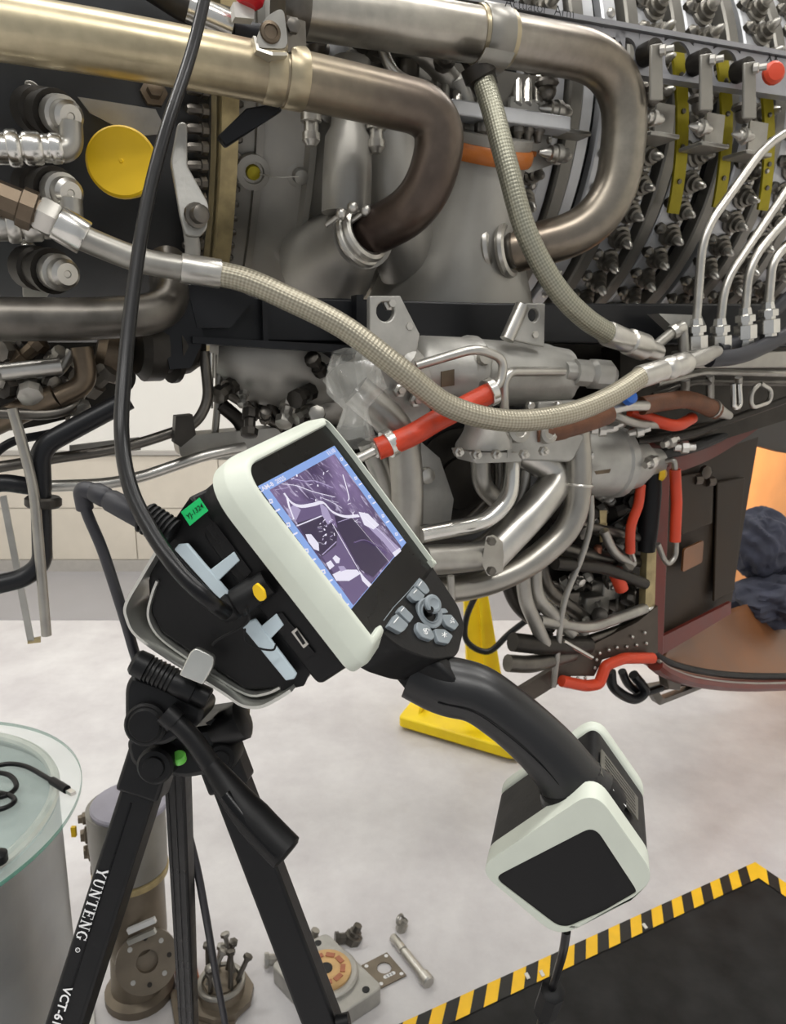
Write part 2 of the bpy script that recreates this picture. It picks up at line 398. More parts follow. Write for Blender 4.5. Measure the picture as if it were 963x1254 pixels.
build('ceiling', slab(X0, X1, Y0, Y1, CEIL, CEIL + .1), CEILM, kind='structure')
for i, (x, y) in enumerate(LAMPS):
    t = empty('ceiling_lamp', (x, y, CEIL), 'white rectangular ceiling lamp, ' + ('left', 'middle', 'right')[i % 3] + ' one of the row ' + ('nearest the open side', 'over the engine', 'nearest the back wall')[i // 3], 'lamp', 'ceiling lamps of the hangar')
    build('housing', slab(x - .68, x + .68, y - .19, y + .19, CEIL - .06, CEIL), TRIMM, t)
    build('diffuser', slab(x - .65, x + .65, y - .16, y + .16, CEIL - .075, CEIL - .06), LAMPM, t)
# ------------------------------------------------------------------ the engine
SA = lambda px, R: (E(px, 112, R) - A0).dot(AX)       # station along the axis seen at this column
ENG = empty('jet_engine', A0 + UP * -.6, 'open aircraft engine with bare ducts, braided hoses and rows of vane levers', 'engine')
def part(name, mb, m, parent=None, **k): return build(name, mb, m, parent or ENG, **k)
def rev(prof, seg=120, m=0, th0=-pi, th1=pi):
    mb = MB(); full = th1 - th0 > 6.2
    rings = [[Q(s, R, th0 + (th1 - th0) * j / seg) for j in range(seg if full else seg + 1)] for s, R in prof]
    mb.rings(rings, m, False, True, None, full)
    return mb
def revflat(prof, seg=120, **k):
    mb = rev(prof, seg, **k); mb.sm = [False] * len(mb.sm); return mb
def px2r(wpx, p): return wpx / 2 * dep(p) / FPX
def epts(pts): return [E(*p) for p in pts]
def pipe(name, pts, wpx, m, bend=.08, parent=None, seg=16, smooth=False, ref=0, label=None):
    q = epts(pts); r = px2r(wpx, q[ref])
    path = catmull(q) if smooth else fillet(q, bend, 8)
    return part(name, MB().tube(path, r, seg), m, parent, label=label)
R0 = .50
# left dark casing, flange, middle grey casing, then the compressor
sA, sB, sC = SA(-330, R0), SA(285, R0), SA(560, R0)
part('front_casing', rev([(sA, .3), (sA, .49), (sA + .25, .5), (SA(100, R0), .505), (SA(215, R0), .50), (sB - .03, .485)]), DARKC, label='dark front casing')
fl = part('casing_flange', revflat([(sB - .02, .45), (sB - .02, .535), (sB + .006, .535), (sB + .006, .45)]), OLIVE, label='pale rim with bolts')
part('middle_casing', rev([(sB, .48), (sB + .06, .495), (SA(380, R0), .50), (SA(384, R0), .513), (SA(392, R0), .513), (SA(396, R0), .5), (SA(480, R0), .485), (sC, .47)]), TITAN)
bolt = MB().lathe((0, 0, 0), (0, 0, 1), [(0, .011), (.01, .011), (.011, .008), (.03, .008), (.034, .005)], 8)
bolt_me, _ = mesh_of(bolt, DARKST)
small_me, _ = mesh_of(MB().lathe((0, 0, 0), (0, 0, 1), [(0, .006), (.006, .006), (.008, .003)], 6), DARKST)
boss_me, _ = mesh_of(MB().lathe((0, 0, 0), (0, 0, 1), [(0, .026), (.012, .026), (.016, .02), (.016, .013), (.03, .012), (.032, .006)], 16), TITAN)
for k in range(34):
    th = rad(38 - k * 2.9)
    inst('bolt', bolt_me, fl, Q(sB - .055, .515, th), frame(AX * -.9 + (Q(0, 1, th) - Q(0, 0, th)) * .3))
    inst('bolt', small_me, fl, Q(sB + .016, .497, th - .02), frame(Q(0, 1, th) - Q(0, 0, th)))
for px, py in ((368, 216), (352, 312), (400, 140), (398, 380), (190, 115)):
    s, t = C(px, py, .505); inst('boss', boss_me, ENG, Q(s, .5005, t), frame(Q(0, 1, t) - Q(0, 0, t)))
s, t = C(310, 211, .505); n = (Q(0, 1, t) - Q(0, 0, t))
pl = part('sight_port', MB().lathe(Q(s, .496, t), n, [(0, .028), (.012, .028), (.014, .018), (.008, .017)], 18), TITAN, label='round port with a green-yellow plug')
build('plug', MB().lathe(Q(s, .503, t), n, [(0, .013), (.008, .011), (.01, .004)], 12), YGREEN, pl, label='yellow-green plug')
part('lock_wire', MB().tube(catmull([CP(318, 213, .52), CP(340, 217, .512), CP(366, 216, .52)]), .0009, 6), STEEL)
# seams
for px in (318, 470):
    part('casing_band', revflat([(SA(px, R0), .49), (SA(px, R0), .505), (SA(px, R0) + .012, .505), (SA(px, R0) + .012, .49)]), UNIS)
# cylindrical boss at (425,190) with pad
q0, q1 = E(428, 145, .53), E(424, 262, .53)
part('igniter_housing', MB().lathe(q1, q0 - q1, [(0, .04), (.06, .04), (.115, .038), (.13, .03), (.2, .022), (.21, .03), (.23, .03)], 22, smooth=False), TITAN)
for px, py in ((381, 150), (461, 160)):
    a = E(px, py - 14, .56); b = E(px, py + 18, .56)
    part('fuel_nozzle_fitting', MB().lathe(a, b - a, [(0, .016), (.015, .016), (.016, .011), (.03, .011), (.031, .014), (.042, .014), (.05, .007)], 12), STEEL)
# bleed port with amber cover
top, bot = E(592, 190, .50), E(556, 368, .40)
part('bleed_housing', MB().lathe(bot, top - bot, [(-.03, .17), (.02, .155), (.08, .125), (.15, .098), (.22, .082), (.27, .076), (.28, .082), (.30, .082)], 40, smooth=True), TITAN)
part('bleed_neck_left', MB().tube(catmull([E(520, 375, .36), E(486, 270, .46), E(476, 170, .47), E(480, 120, .44)]), .06, 24), TITAN)
# --- compressor
SR = .455
rows = [SA(600, R0) + i * .112 for i in range(9)]
rA = [C(650, 215, R0)[0], C(712, 294, R0)[0], C(757, 300, R0)[0], C(817, 300, R0)[0], C(882, 308, R0)[0]]
rows = rA + [rA[-1] + .118 * k for k in (1, 2, 3, 4)]
send = rows[-1] + .1
part('compressor_casing', rev([(sC - .05, .47), (sC + .02, .462), (send, .452), (send + .05, .3)]), GROOVE, label='dark casing under the vane rows')
lev = MB()
lev.lathe((0, 0, 0), (0, 0, 1), [(0, .022), (.006, .022), (.008, .017), (.016, .017), (.017, .012), (.026, .012), (.027, .0075), (.038, .0075), (.046, .003)], 12)
lev.box((.0, .014, .005), (.009, 0, 0), (0, .016, 0), (0, 0, .003)); lev.lathe((0, .03, -.004), (0, 0, 1), [(0, .011), (.012, .011), (.015, .007), (.02, .004)], 10)
lev.v = [q_ * 1.15 for q_ in lev.v]
lev_me, lev_c = mesh_of(lev, [mat('lever_steel', (122, 118, 110), .8, .36, .25, 40), STEEL])
for p_ in lev_me.polygons:
    if (p_.center + lev_c).z > .031 and abs((p_.center + lev_c).y) < .012: p_.material_index = 1 
foot_me, _ = mesh_of(MB().lathe((0, 0, 0), (0, 0, 1), [(0, .013), (.006, .013), (.007, .009), (.014, .009), (.018, .004)], 8), STEEL)
for i, s0 in enumerate(rows):
    wide = .036 if i != 1 else .018
    rp = part('vane_ring', revflat([(s0 - wide, .45), (s0 - wide, .477), (s0 - wide + .004, .48), (s0 + wide - .004, .48), (s0 + wide, .477), (s0 + wide, .45)]), RINGM)
    if i < 8:
        s1 = (s0 + rows[i + 1]) / 2 + (.004 if i > 1 else 0)
        part('unison_ring', revflat([(s1 - .016, .455), (s1 - .016, .484), (s1 - .012, .488), (s1 + .012, .488), (s1 + .016, .484), (s1 + .016, .455)]), UNIS)
    if i == 0:
        for f_ in (.3, .72):
            sg = s0 * (1 - f_) + rows[1] * f_; part('stiffener_ring', revflat([(sg - .012, .45), (sg - .012, .474), (sg + .012, .474), (sg + .012, .45)]), RINGM)
    if i == 1: n_, st = 20, .075
    else: n_, st = 22, .1
    for k in range(n_):
        th = rad(50) - k * (.112 if i != 1 else .13) + (.03 if i % 2 else 0)
        n = (Q(0, 1, th) - Q(0, 0, th)); p = Q(s0 + random.uniform(-.002, .002), .48, th)
        tang = n.cross(AX)
        if i == 1: inst('nut', foot_me, rp, p, frame(n, AX))
        else:
            inst('vane_lever', lev_me, rp, p + n * .018, frame(n, (-tang * .25 + AX * .3).cross(-AX + tang * .5).normalized().cross(n) if False else (tang * 1.0 + AX * .35)))
            inst('nut', foot_me, rp, Q(s0 + .02, .48, th + .056), frame(n, AX))
# yellow-green straps
for px, py0, py1 in ((838, 62, 262), (893, 72, 255), (948, 120, 258)):
    a, b = C(px - 6, py0, .53), C(px - 12, py1, .53)
    path = [Q(a[0] + (b[0] - a[0]) * t, .525, a[1] + (b[1] - a[1]) * t) for t in [i / 14 for i in range(15)]]
    y = part('strap', MB().ribbon([p - AX * .015 for p in path], AX * .03, .006), YGREEN, label='yellow-green strap')
    for k in range(2, 13, 3):
        n = (path[k] - Q(a[0], 0, 0)); n = n - AX * n.dot(AX)
        build('rivet', MB().lathe(path[k] + n.normalized() * .003, n, [(0, .005), (.003, .005), (.004, .002)], 8), DARKST, y)
# vertical-lines comb rack left of the compressor (rail with nozzles)
rk = part('fuel_rail', MB().box(E(622, 145, .54), AX * .12, UP * .012 + AX * .0, AN * .02), RINGM, bevel=.003)
for px in (545, 560, 590, 634, 646, 659):
    a, b = E(px, 96, .5), E(px, 128, .53)
    build('feed_tube', MB().tube([a, b], .008, 10), STEEL, rk)
    a, b = E(px, 152, .54), E(px, 176, .54)
    build('nozzle', MB().lathe(a, b - a, [(0, .013), (.014, .013), (.02, .008), (.03, .006)], 10), DARKST, rk)
part('rail_backplate', MB().prism(epts([(528, 78, .49), (665, 100, .49), (668, 205, .49), (640, 215, .49), (530, 150, .49)]), AN * .02), TITAN)
part('bleed_grid', MB().prism(epts([(622, 120, .52), (664, 126, .52), (664, 140, .52), (622, 134, .52)]), AN * .01), CASTAL)
# grey perforated rail across the compressor
def rail():
    A, B = (470, -12, .60), (1075, 92, .60)
    a, b = E(*A), E(*B); L = (b - a).length; t = (b - a).normalized(); dn = UP * -1
    h = 46 * dep(E(700, 30, .6)) / FPX
    mb = MB(); mb.box(a + t * L / 2 + UP * .006 - AN * .018, t * L / 2, UP * .004, AN * .028)
    return a, b, t, L, h, mb
a, b, t, L, h, mb = rail()
mid = (a + b) / 2
holes = [(723, 42, .019), (752, 52, .019), (767, 64, .022), (830, 68, .03), (888, 82, .03)]
hs = sorted([((E(px, py, .6) - a).dot(t), r) for px, py, r in holes])
# web of the rail: plates with real round openings, between them plain plates
seg_x = 0
nv = t.cross(UP).normalized()
if nv.dot(AN) < 0: nv = -nv
web = MB()
upv = UP
def rect(x0, x1):
    if x1 - x0 > .001: web.box(a + t * ((x0 + x1) / 2) - upv * (h / 2), t * ((x1 - x0) / 2), upv * (h / 2), nv * .003)
for x, r in hs:
    r0 = r + .004
    rect(seg_x, x - r0)
    c = a + t * x - upv * (h * .5)
    N8 = 24; outer = []; inner = []
    for j in range(N8):
        an = 2 * pi * (j + .5) / N8; cx_, sy_ = cos(an), sin(an)
        k = min(r0 / max(abs(cx_), 1e-6), (h / 2) / max(abs(sy_), 1e-6))
        outer.append(c + t * (cx_ * k) + upv * (sy_ * k) - nv * .003); inner.append(c + t * (cx_ * r) + upv * (sy_ * min(r, h * .47)) - nv * .003)
    web.ringprism(outer, inner, nv * .006); seg_x = x + r0
rect(seg_x, L)
mb.box(a + t * L / 2 - UP * (h + .002), t * L / 2, UP * .004, AN * .012)
mb2 = MB(); 
for m_ in (mb, web):
    off = len(mb2.v); mb2.v += m_.v
    for f_, u_, s_ in zip(m_.f, m_.uv, m_.sm): mb2.face([q + off for q in f_], u_, 0, s_)
RAIL = part('perforated_rail', mb2, BEAMG, label='dark grey rail with round holes')
build('lettering', text_mb('Actuator  Arm', E(648, 20, .60) + nv * .0, t, UP, .022, .032, -.01), BLACKP, RAIL)
build('lettering', text_mb('XX', E(945, 72, .60), t, UP, .024, .004), BLACKP, RAIL)
for px, py in ((801, 62), (862, 74), (915, 84)):
    base = E(px, py, .63); A_ = part('bell_crank', MB().lathe(base - AN * .025, AN, [(0, .019), (.03, .019), (.032, .012), (.036, .012)], 16), SOOT, label='hanging lever with bolt')
    build('lever_plate', MB().prism([E(px - 6, py - 6, .645), E(px + 8, py - 8, .645), E(px + 9, py + 62, .645), E(px - 7, py + 62, .645)], AN * .006), UNIS, A_, bevel=.002)
    build('pivot_bolt', MB().lathe(E(px + 8, py, .65), AN + AX * .8, [(0, .009), (.008, .009), (.01, .006), (.022, .006)], 8), STEEL, A_)
    build('ball_joint', MB().sphere(E(px - 3, py + 56, .62), .017, 14).lathe(E(px - 3, py + 44, .62), -UP, [(0, .021), (.006, .023), (.012, .016)], 14), DARKST, A_)
    build('rod', MB().cyl(E(px - 3, py + 70, .62), E(px - 5, py + 92, .6), .005, 8), STEEL, A_)
    build('cross_bolt', MB().lathe(E(px - 18, py + 80, .62), AX, [(0, .002), (.009, .006), (.016, .007), (.018, .010), (.026, .010), (.027, .014), (.034, .014), (.035, .009), (.048, .009), (.056, .004)], 14), STEEL, A_)
    build('foot_plate', MB().box(E(px, py + 108, .56), AX * .035, UP * .004, AN * .03), SATIN, A_, bevel=.002)
    build('foot_bracket', MB().prism([E(px + 2, py + 64, .56), E(px + 24, py + 68, .56), E(px + 20, py + 108, .56), E(px - 2, py + 106, .56)], AN * .005), SATIN, A_)
for dy in (0, 60):
    part('joint_bolt', MB().lathe(E(660, 132 + dy * .9, .53), AX, [(0, .003), (.012, .008), (.022, .009), (.024, .014), (.034, .014), (.035, .018), (.045, .018), (.046, .013), (.06, .013), (.07, .006)], 12), STEEL)
part('ball_joint', MB().sphere(E(670, 112, .53), .017, 14).lathe(E(670, 98, .53), -UP, [(0, .02), (.006, .022), (.012, .016)], 14), DARKST)
part('foot_plate', MB().box(E(700, 165, .52), AX * .03, UP * .004, AN * .02), SATIN, bevel=.002)
kb = E(944, 92, .64)
part('red_knob', MB().lathe(kb, AN - AX * .4, [(0, .014), (.006, .02), (.014, .02), (.02, .015), (.021, .006)], 14), ORANGER, label='small red knob on the rail end')
# --- big ducts
D1 = part('bleed_duct', MB().tube(fillet(epts([(-60, 24, .66), (160, 58, .66), (395, 103, .66), (548, 140, .68), (522, 250, .665), (440, 293, .545)]), .14, 14), px2r(76, E(0, 34, .66)), 28).tube(epts([(-60, 24, .66), (-420, -32, .66)]), px2r(76, E(0, 34, .66)), 28), GOLDP, label='golden heat-tinted bleed duct')
def sleeve(parent, name, p, q, r, m, prof=None): return build(name, MB().lathe(p, V(q) - V(p), prof or [(0, r * .97), (.002, r), ((V(q) - V(p)).length - .002, r), ((V(q) - V(p)).length, r * .97)], 28), m, parent)
r1 = px2r(76, E(0, 34, .66))
sleeve(D1, 'clamp_band', E(322, 88.5, .66), E(345, 93, .66), r1 + .002, BANDM)
sleeve(D1, 'clamp_band', E(348, 93.5, .66), E(372, 98.2, .66), r1 + .0035, BANDM)
dd = (E(440, 290, .55) - E(470, 268, .60)).normalized()
cl = build('v_band_clamp', MB().torus(E(447, 288, .575), dd, r1 * 1.02, .008, 32, 8).torus(E(440, 293, .565), dd, r1 * 1.12, .007, 32, 8), STEEL, D1)
part('duct_socket', MB().lathe(E(408, 318, .42), E(440, 293, .55) - E(408, 318, .42), [(-.03, .09), (.05, .066), (.1, .055), (.13, .052), (.15, .052)], 28), TITAN)
for px, py in ((418, 262), (432, 254), (448, 258)):
    part('clamp_lug', MB().sphere(E(px, py, .6), .009, 10).cyl(E(px, py, .6), E(px - 18, py + 14, .58), .004, 8), STEEL)
D2 = part('silver_duct', MB().tube(fillet(epts([(345, 6, .60), (590, 43, .60), (775, 78, .60), (752, 275, .60), (600, 315, .50)]), .2, 16), px2r(62, E(560, 38, .60)), 28), SILP, label='silver stainless duct')
r2 = px2r(62, E(560, 38, .60))
sleeve(D2, 'collar', E(582, 42, .60), E(622, 48.5, .60), r2 + .003, BANDM)
sleeve(D2, 'collar', E(340, 4, .60), E(372, 10, .60), r2 + .004, DARKST)
sleeve(D2, 'saddle_clamp', E(586, 42.5, .60), E(616, 47.5, .60), r2 + .006, UNIS)
build('saddle_tongue', MB().ribbon(catmull([E(596, 58, .665), E(590, 70, .66), E(580, 82, .64), E(568, 90, .6)]), AX * .05, .004), UNIS, D2)
build('clamp_bracket', MB().prism(epts([(556, 62, .56), (572, 90, .56), (600, 92, .56), (612, 70, .56)]), AN * .05), SOOT, D2)
dd = (E(610, 308, .52) - E(650, 300, .57)).normalized()
build('v_band_clamp', MB().torus(E(622, 306, .535), dd, r2 * 1.05, .009, 28, 8).torus(E(604, 304, .52), dd, r2 * 1.0, .009, 28, 8), STEEL, D2)
part('duct_socket', MB().cyl(E(630, 306, .54), E(580, 318, .48), r2 * .8, 24), DARKST)
# saddle where the two ducts meet
sb = part('duct_saddle', MB().prism(rpoly(epts([(310, 60, .70), (322, 24, .70), (346, 10, .70), (352, 62, .70)]), .012), AN * .006), SATIN, label='clamp bracket with bolt between the ducts')
build('saddle_foot', MB().ribbon([E(312, 44, .7), E(316, 60, .71), E(334, 66, .72), E(352, 66, .71)], AN * -.03, .004), STEEL, sb)
build('saddle_side', MB().prism(epts([(352, 66, .69), (350, 20, .69), (373, 28, .67), (374, 62, .67)]), AN * .005), DARKST, sb)
build('bolt_hole', MB().lathe(E(331, 40, .705), AN, [(0, .014), (.004, .013), (.005, .009), (.003, .008)], 18), BRONZE, sb)
build('bolt', MB().lathe(E(358, 33, .69), AN, [(0, .01), (.008, .01), (.01, .006)], 6), DARKST, sb)
# things behind the left end of the silver duct
pipe('upper_tube', [(175, -25, .56), (235, 14, .56), (285, 30, .56)], 36, SOOT)
pipe('upper_tube_sleeve', [(230, 8, .57), (284, 33, .57)], 34, CHROME)
pipe('flexible_hose', [(284, 35, .56), (330, 44, .55), (420, 38, .56), (480, 44, .5)], 22, HOSEBLK)
part('white_block', MB().prism(epts([(282, 10, .6), (308, 8, .6), (307, 30, .6), (284, 28, .6)]), AN * .02), PAPER)
part('red_cap', MB().lathe(E(303, 8, .62), UP + AX * .25, [(0, .012), (.008, .02), (.03, .022), (.036, .014)], 16), RED, label='small red cap at the top edge')
for pts, wpx, m in (([(430, 62, .52), (440, 160, .5)], 16, CASTAL), ([(405, 60, .5), (412, 100, .5)], 44, RINGM), ([(440, 40, .5), (520, 60, .52), (560, 110, .5)], 30, SATIN),
                    ([(465, 50, .54), (480, 90, .54), (540, 120, .53)], 14, STEEL), ([(560, 95, .52), (575, 140, .5), (580, 160, .5)], 22, CASTAL), ([(500, 55, .5), (500, 110, .5)], 28, DARKST)):
    pipe('transfer_tube', pts, wpx, m, .05)
for px, py in ((442, 50), (460, 62), (540, 75), (515, 120), (385, 62)):
    part('boss_fitting', MB().lathe(E(px, py, .52), AN + UP * .3, [(0, .022), (.012, .022), (.014, .015), (.03, .013), (.035, .006)], 12), DARKST)
# black strut under the golden duct
part('strut', MB().prism(epts([(264, 170, .57), (300, 135, .6), (338, 128, .6), (344, 138, .6), (325, 150, .6), (275, 183, .57)]), AN * .012), BLACKP, bevel=.003)
# light link plate at left
lk = part('link_plate', MB().prism(rpoly(epts([(208, 200, .6), (217, 152, .6), (228, 153, .6), (228, 205, .6), (254, 252, .62), (252, 282, .62), (243, 292, .62), (226, 290, .62), (220, 268, .62)]), .006), AN * .012), CASTAL, bevel=.002, label='pale link plate')
build('bolt', MB().lathe(E(239, 264, .635), AN + AX * .3, [(0, .017), (.006, .017), (.007, .012), (.02, .012), (.022, .008)], 14), DARKST, lk)
part('link_rod', MB().tube(catmull([E(234, 285, .61), E(236, 310, .6), E(230, 350, .58)]), .011, 12), CASTAL)
part('panel_patch', MB().prism([CP(px, py, .503) for px, py in ((95, 120), (190, 135), (205, 165), (165, 168), (110, 140))], AN * .006), SATIN)
part('small_fitting', MB().lathe(CP(188, 115, .505), AN, [(0, .02), (.01, .02), (.012, .012), (.03, .012), (.032, .007)], 6), BRONZE)
# --- elbow fittings on oval pads at the left
for k, (px, py) in enumerate(((62, 142), (62, 236), (58, 335))):
    pad = part('fitting_pad', MB().prism(rpoly([CP(px - 32, py - 42, .515), CP(px - 20, py - 40, .515), CP(px + 18, py + 2, .515), CP(px - 4, py + 34, .515), CP(px - 30, py + 32, .515)], .012), AN * .012), UNIS, bevel=.002)
    c = E(px - 22, py - 8, .53); e_ = E(px + 26, py + 1, .64); ax = e_ - c; Lx = ax.length
    build('fitting_body', MB().lathe(c, ax, [(0, .03), (Lx * .25, .03), (Lx * .27, .025), (Lx * .5, .025), (Lx * .52, .03), (Lx * .62, .03)], 20), SOOT, pad)
    build('union_cap', MB().lathe(c + ax * .6, ax, [(0, .021), (Lx * .05, .024), (Lx * .2, .024), (Lx * .21, .019), (Lx * .34, .019), (Lx * .38, .014), (Lx * .385, .005), (Lx * .37, .004)], 20), STEEL, pad)
    build('screw', MB().lathe(CP(px - 25, py - 30, .525), AN, [(0, .008), (.01, .007), (.012, .004)], 8), STEEL, pad)
    if k < 2:
        y = py + 43
        lp = fillet([E(px + 24, py + 8, .63), E(px + 26, y, .63), E(px - 20, y - 1, .64), E(-300, y - 30, .64)], .04, 8)
        build('elbow', MB().tube(lp[:10] + [lp[-1]], .015, 16), SATIN, pad)
        for x0, x1, r in ((-20, 10, .019), (8, 22, .022), (24, 30, .016), (28, 48, .02), (50, 62, .017), (60, 74, .0185)):
            build('tube_nut', MB().lathe(E(x0, y - 3, .64), E(x1, y - 3, .64) - E(x0, y - 3, .64), [(0, r * .9), (.003, r), ((x1 - x0) * .0011 - .003, r), ((x1 - x0) * .0011, r * .9)], 14), CHROME if k == 0 else STEEL, pad)
# --- main hose with its fittings
H = part('braided_hose', MB().tube(catmull(epts([(262, 334, .665), (300, 343, .68), (345, 362, .70), (420, 400, .73), (490, 452, .76), (550, 497, .77), (620, 515, .78), (690, 508, .78), (745, 487, .77), (788, 460, .76)]), 9), px2r(30, E(330, 355, .69)), 20), BRAID, label='long braided steel hose')
rh = px2r(30, E(330, 355, .69))
build('end_tube', MB().tube(catmull(epts([(75, 278, .66), (115, 297, .66), (170, 318, .66), (215, 327, .66), (264, 334, .665)])), rh * .98, 20), SATIN, H)
sleeve(H, 'crimp_sleeve', E(222, 328, .662), E(270, 335.5, .666), rh * 1.16, STEEL)
sleeve(H, 'crimp_sleeve', E(70, 272, .66), E(104, 292, .66), rh * 1.32, CHROME)
build('hex_nut', MB().nut(E(45, 260, .66), E(70, 273, .66) - E(45, 260, .66), rh * 1.35, .024), STEEL, H)
build('bronze_nut', MB().lathe(E(-10, 238, .66), E(48, 262, .66) - E(-10, 238, .66), [(-.2, .016), (-.002, .016), (0, .02), (.03, .021), (.032, .025), (.048, .025), (.05, .02), (.062, .019)], 8), BRONZE, H)
a, b = E(783, 462, .76), E(845, 443, .74); Lf = (b - a).length
build('end_fitting', MB().lathe(a, b - a, [(0, rh * 1.06), (.004, rh * 1.14), (Lf * .45, rh * 1.1), (Lf * .46, rh * .95), (Lf * .5, rh * 1.2), (Lf * .62, rh * 1.25), (Lf * .64, rh * 1.0), (Lf * .75, rh * 1.22), (Lf * .92, rh * 1.15), (Lf, rh * .8)], 20), STEEL, H)
build('end_fitting', MB().lathe(b, E(885, 428, .73) - b, [(0, rh * .8), (.03, rh * .9), (.07, rh * .7), (.08, rh * .5)], 16), SATIN, H)
pipe('rubber_hose', [(868, 440, .73), (905, 436, .72), (940, 422, .7), (1010, 385, .66)], 20, HOSEBLK, smooth=True)
pipe('rubber_hose', [(880, 428, .68), (915, 412, .67), (940, 388, .66), (1010, 325, .62)], 17, HOSEBLK, smooth=True)
H2 = part('braided_hose', MB().tube(catmull(epts([(590, 92, .63), (605, 140, .66), (622, 205, .69), (645, 285, .71), (680, 350, .72), (715, 388, .72), (748, 410, .71)]), 9), px2r(28, E(620, 200, .69)), 18), BRAIDG, label='olive braided hose hanging from the silver duct')
r3 = px2r(28, E(620, 200, .69))
a, b = E(743, 408, .71), E(806, 432, .68); Lf = (b - a).length
build('end_fitting', MB().lathe(a, b - a, [(0, r3 * 1.1), (.004, r3 * 1.2), (Lf * .4, r3 * 1.1), (Lf * .42, r3 * 1.3), (Lf * .7, r3 * 1.35), (Lf * .72, r3 * 1.05), (Lf, r3 * .9)], 20), STEEL, H2)
build('end_fitting', MB().lathe(E(583, 78, .63), E(592, 100, .63) - E(583, 78, .63), [(0, .026), (.02, .027), (.024, .022), (.04, .02)], 14), SOOT, H2)
pipe('branch_tube', [(798, 428, .68), (822, 408, .66), (830, 405, .66)], 13, SATIN)
pipe('branch_tube', [(838, 430, .66), (836, 402, .66)], 13, SATIN)
part('tube_union', MB().lathe(E(822, 408, .66), E(836, 400, .66) - E(822, 408, .66), [(0, .013), (.01, .015), (.016, .012), (.03, .012)], 10), STEEL)
# four rigid tubes at the right and their nuts
for pts, nx, ny in (([(1010, 138, .66), (940, 175, .66), (861, 285, .66), (853, 398, .66)], 853, 398), ([(1010, 165, .67), (957, 243, .67), (888, 345, .67), (882, 405, .67)], 882, 398),
                    ([(1010, 225, .68), (961, 270, .68), (918, 322, .68), (913, 385, .68)], 913, 385), ([(1010, 285, .69), (960, 303, .69), (946, 322, .69), (941, 378, .69)], 941, 378)):
    tb = pipe('rigid_tube', pts, 10.5, STEEL, .05, seg=12)
    off = pts[-1][2]; a, b = E(nx, ny - 8, off), E(nx, ny + 40, off); Lf = (b - a).length
    build('tube_nut', MB().lathe(a, b - a, [(0, .011), (.012, .013), (.014, .019), (Lf * .35, .019), (Lf * .36, .014), (Lf * .42, .014), (Lf * .44, .022), (Lf * .78, .022), (Lf * .8, .016), (Lf, .016)], 8), CHROME, tb)
part('fitting_manifold', MB().box(E(915, 440, .66), AX * .17, UP * .016, AN * .03), SATIN, bevel=.004)
part('manifold_bar', MB().prism(epts([(793, 385, .60), (845, 387, .60), (850, 398, .60), (840, 420, .60), (822, 412, .60)]), AN * .03), CASTAL)
# --- black beam under the engine
bm_ = part('support_beam', MB().prism(epts([(300, 362, .57), (440, 366, .57), (600, 371, .57), (1000, 372, .57), (1000, 425, .57), (700, 420, .57), (450, 420, .57), (240, 418, .57), (228, 395, .57)]), AN * -.09), BLACKP, bevel=.004, label='black box beam')
build('lower_flange', MB().prism(epts([(236, 412, .60), (450, 424, .60), (440, 434, .60), (236, 420, .60)]), AN * -.1), BLACKP, bm_)
build('beam_web', MB().prism(epts([(300, 410, .56), (430, 412, .56), (432, 440, .56), (408, 450, .56)]), AN * -.06), BLACKP, bm_)
build('beam_rib', MB().box(E(438, 393, .58), AX * .006, UP * .04, AN * .012), BLACKP, bm_)
build('beam_rib', MB().box(E(324, 393, .58), AX * .004, UP * .035, AN * .006), BLACKP, bm_)
def holed(pts, c, r, vec, n=24):
    c = V(c); outer = []; inner = []; N = len(pts)
    per = sum((V(pts[i]) - V(pts[i - 1])).length for i in range(N))
    for i in range(N):
        a_, b_ = V(pts[i]), V(pts[(i + 1) % N]); k = max(2, int(n * (b_ - a_).length / per))
        for j in range(k): outer.append(a_ + (b_ - a_) * j / k)
    inner = [c + ((p - c) - V(vec).normalized() * (p - c).dot(V(vec).normalized())).normalized() * r for p in outer]
    return MB().ringprism(outer, inner, vec)
part('lifting_bracket', holed(epts([(449, 363, .66), (486, 363, .66), (510, 410, .66), (505, 440, .66), (449, 430, .66)]), E(468, 382, .66), .015, AN * .014), CASTAL, bevel=.002, label='pale bracket with a hole')
part('lifting_bracket', holed(epts([(640, 372, .66), (663, 372, .66), (662, 425, .66), (619, 416, .66)]), E(649, 386, .66), .011, AN * .012), CASTAL, bevel=.002)
part('bracket_tube', MB().tube([E(640, 374, .67), E(621, 416, .67)], .012, 14), STEEL)
part('gearbox_boss', MB().prism(rpoly(epts([(430, 425, .60), (480, 410, .60), (520, 440, .60), (515, 520, .60), (470, 545, .60), (440, 500, .60)]), .03), AN * .04), CASTAL, bevel=.006)
for px, py in ((476, 372), (497, 400), (488, 478), (508, 490), (650, 410)):
    part('bolt_head', MB().lathe(E(px, py, .66 if py < 430 else .65), AN, [(0, .011), (.008, .011), (.01, .007), (.016, .006)], 6), STEEL)
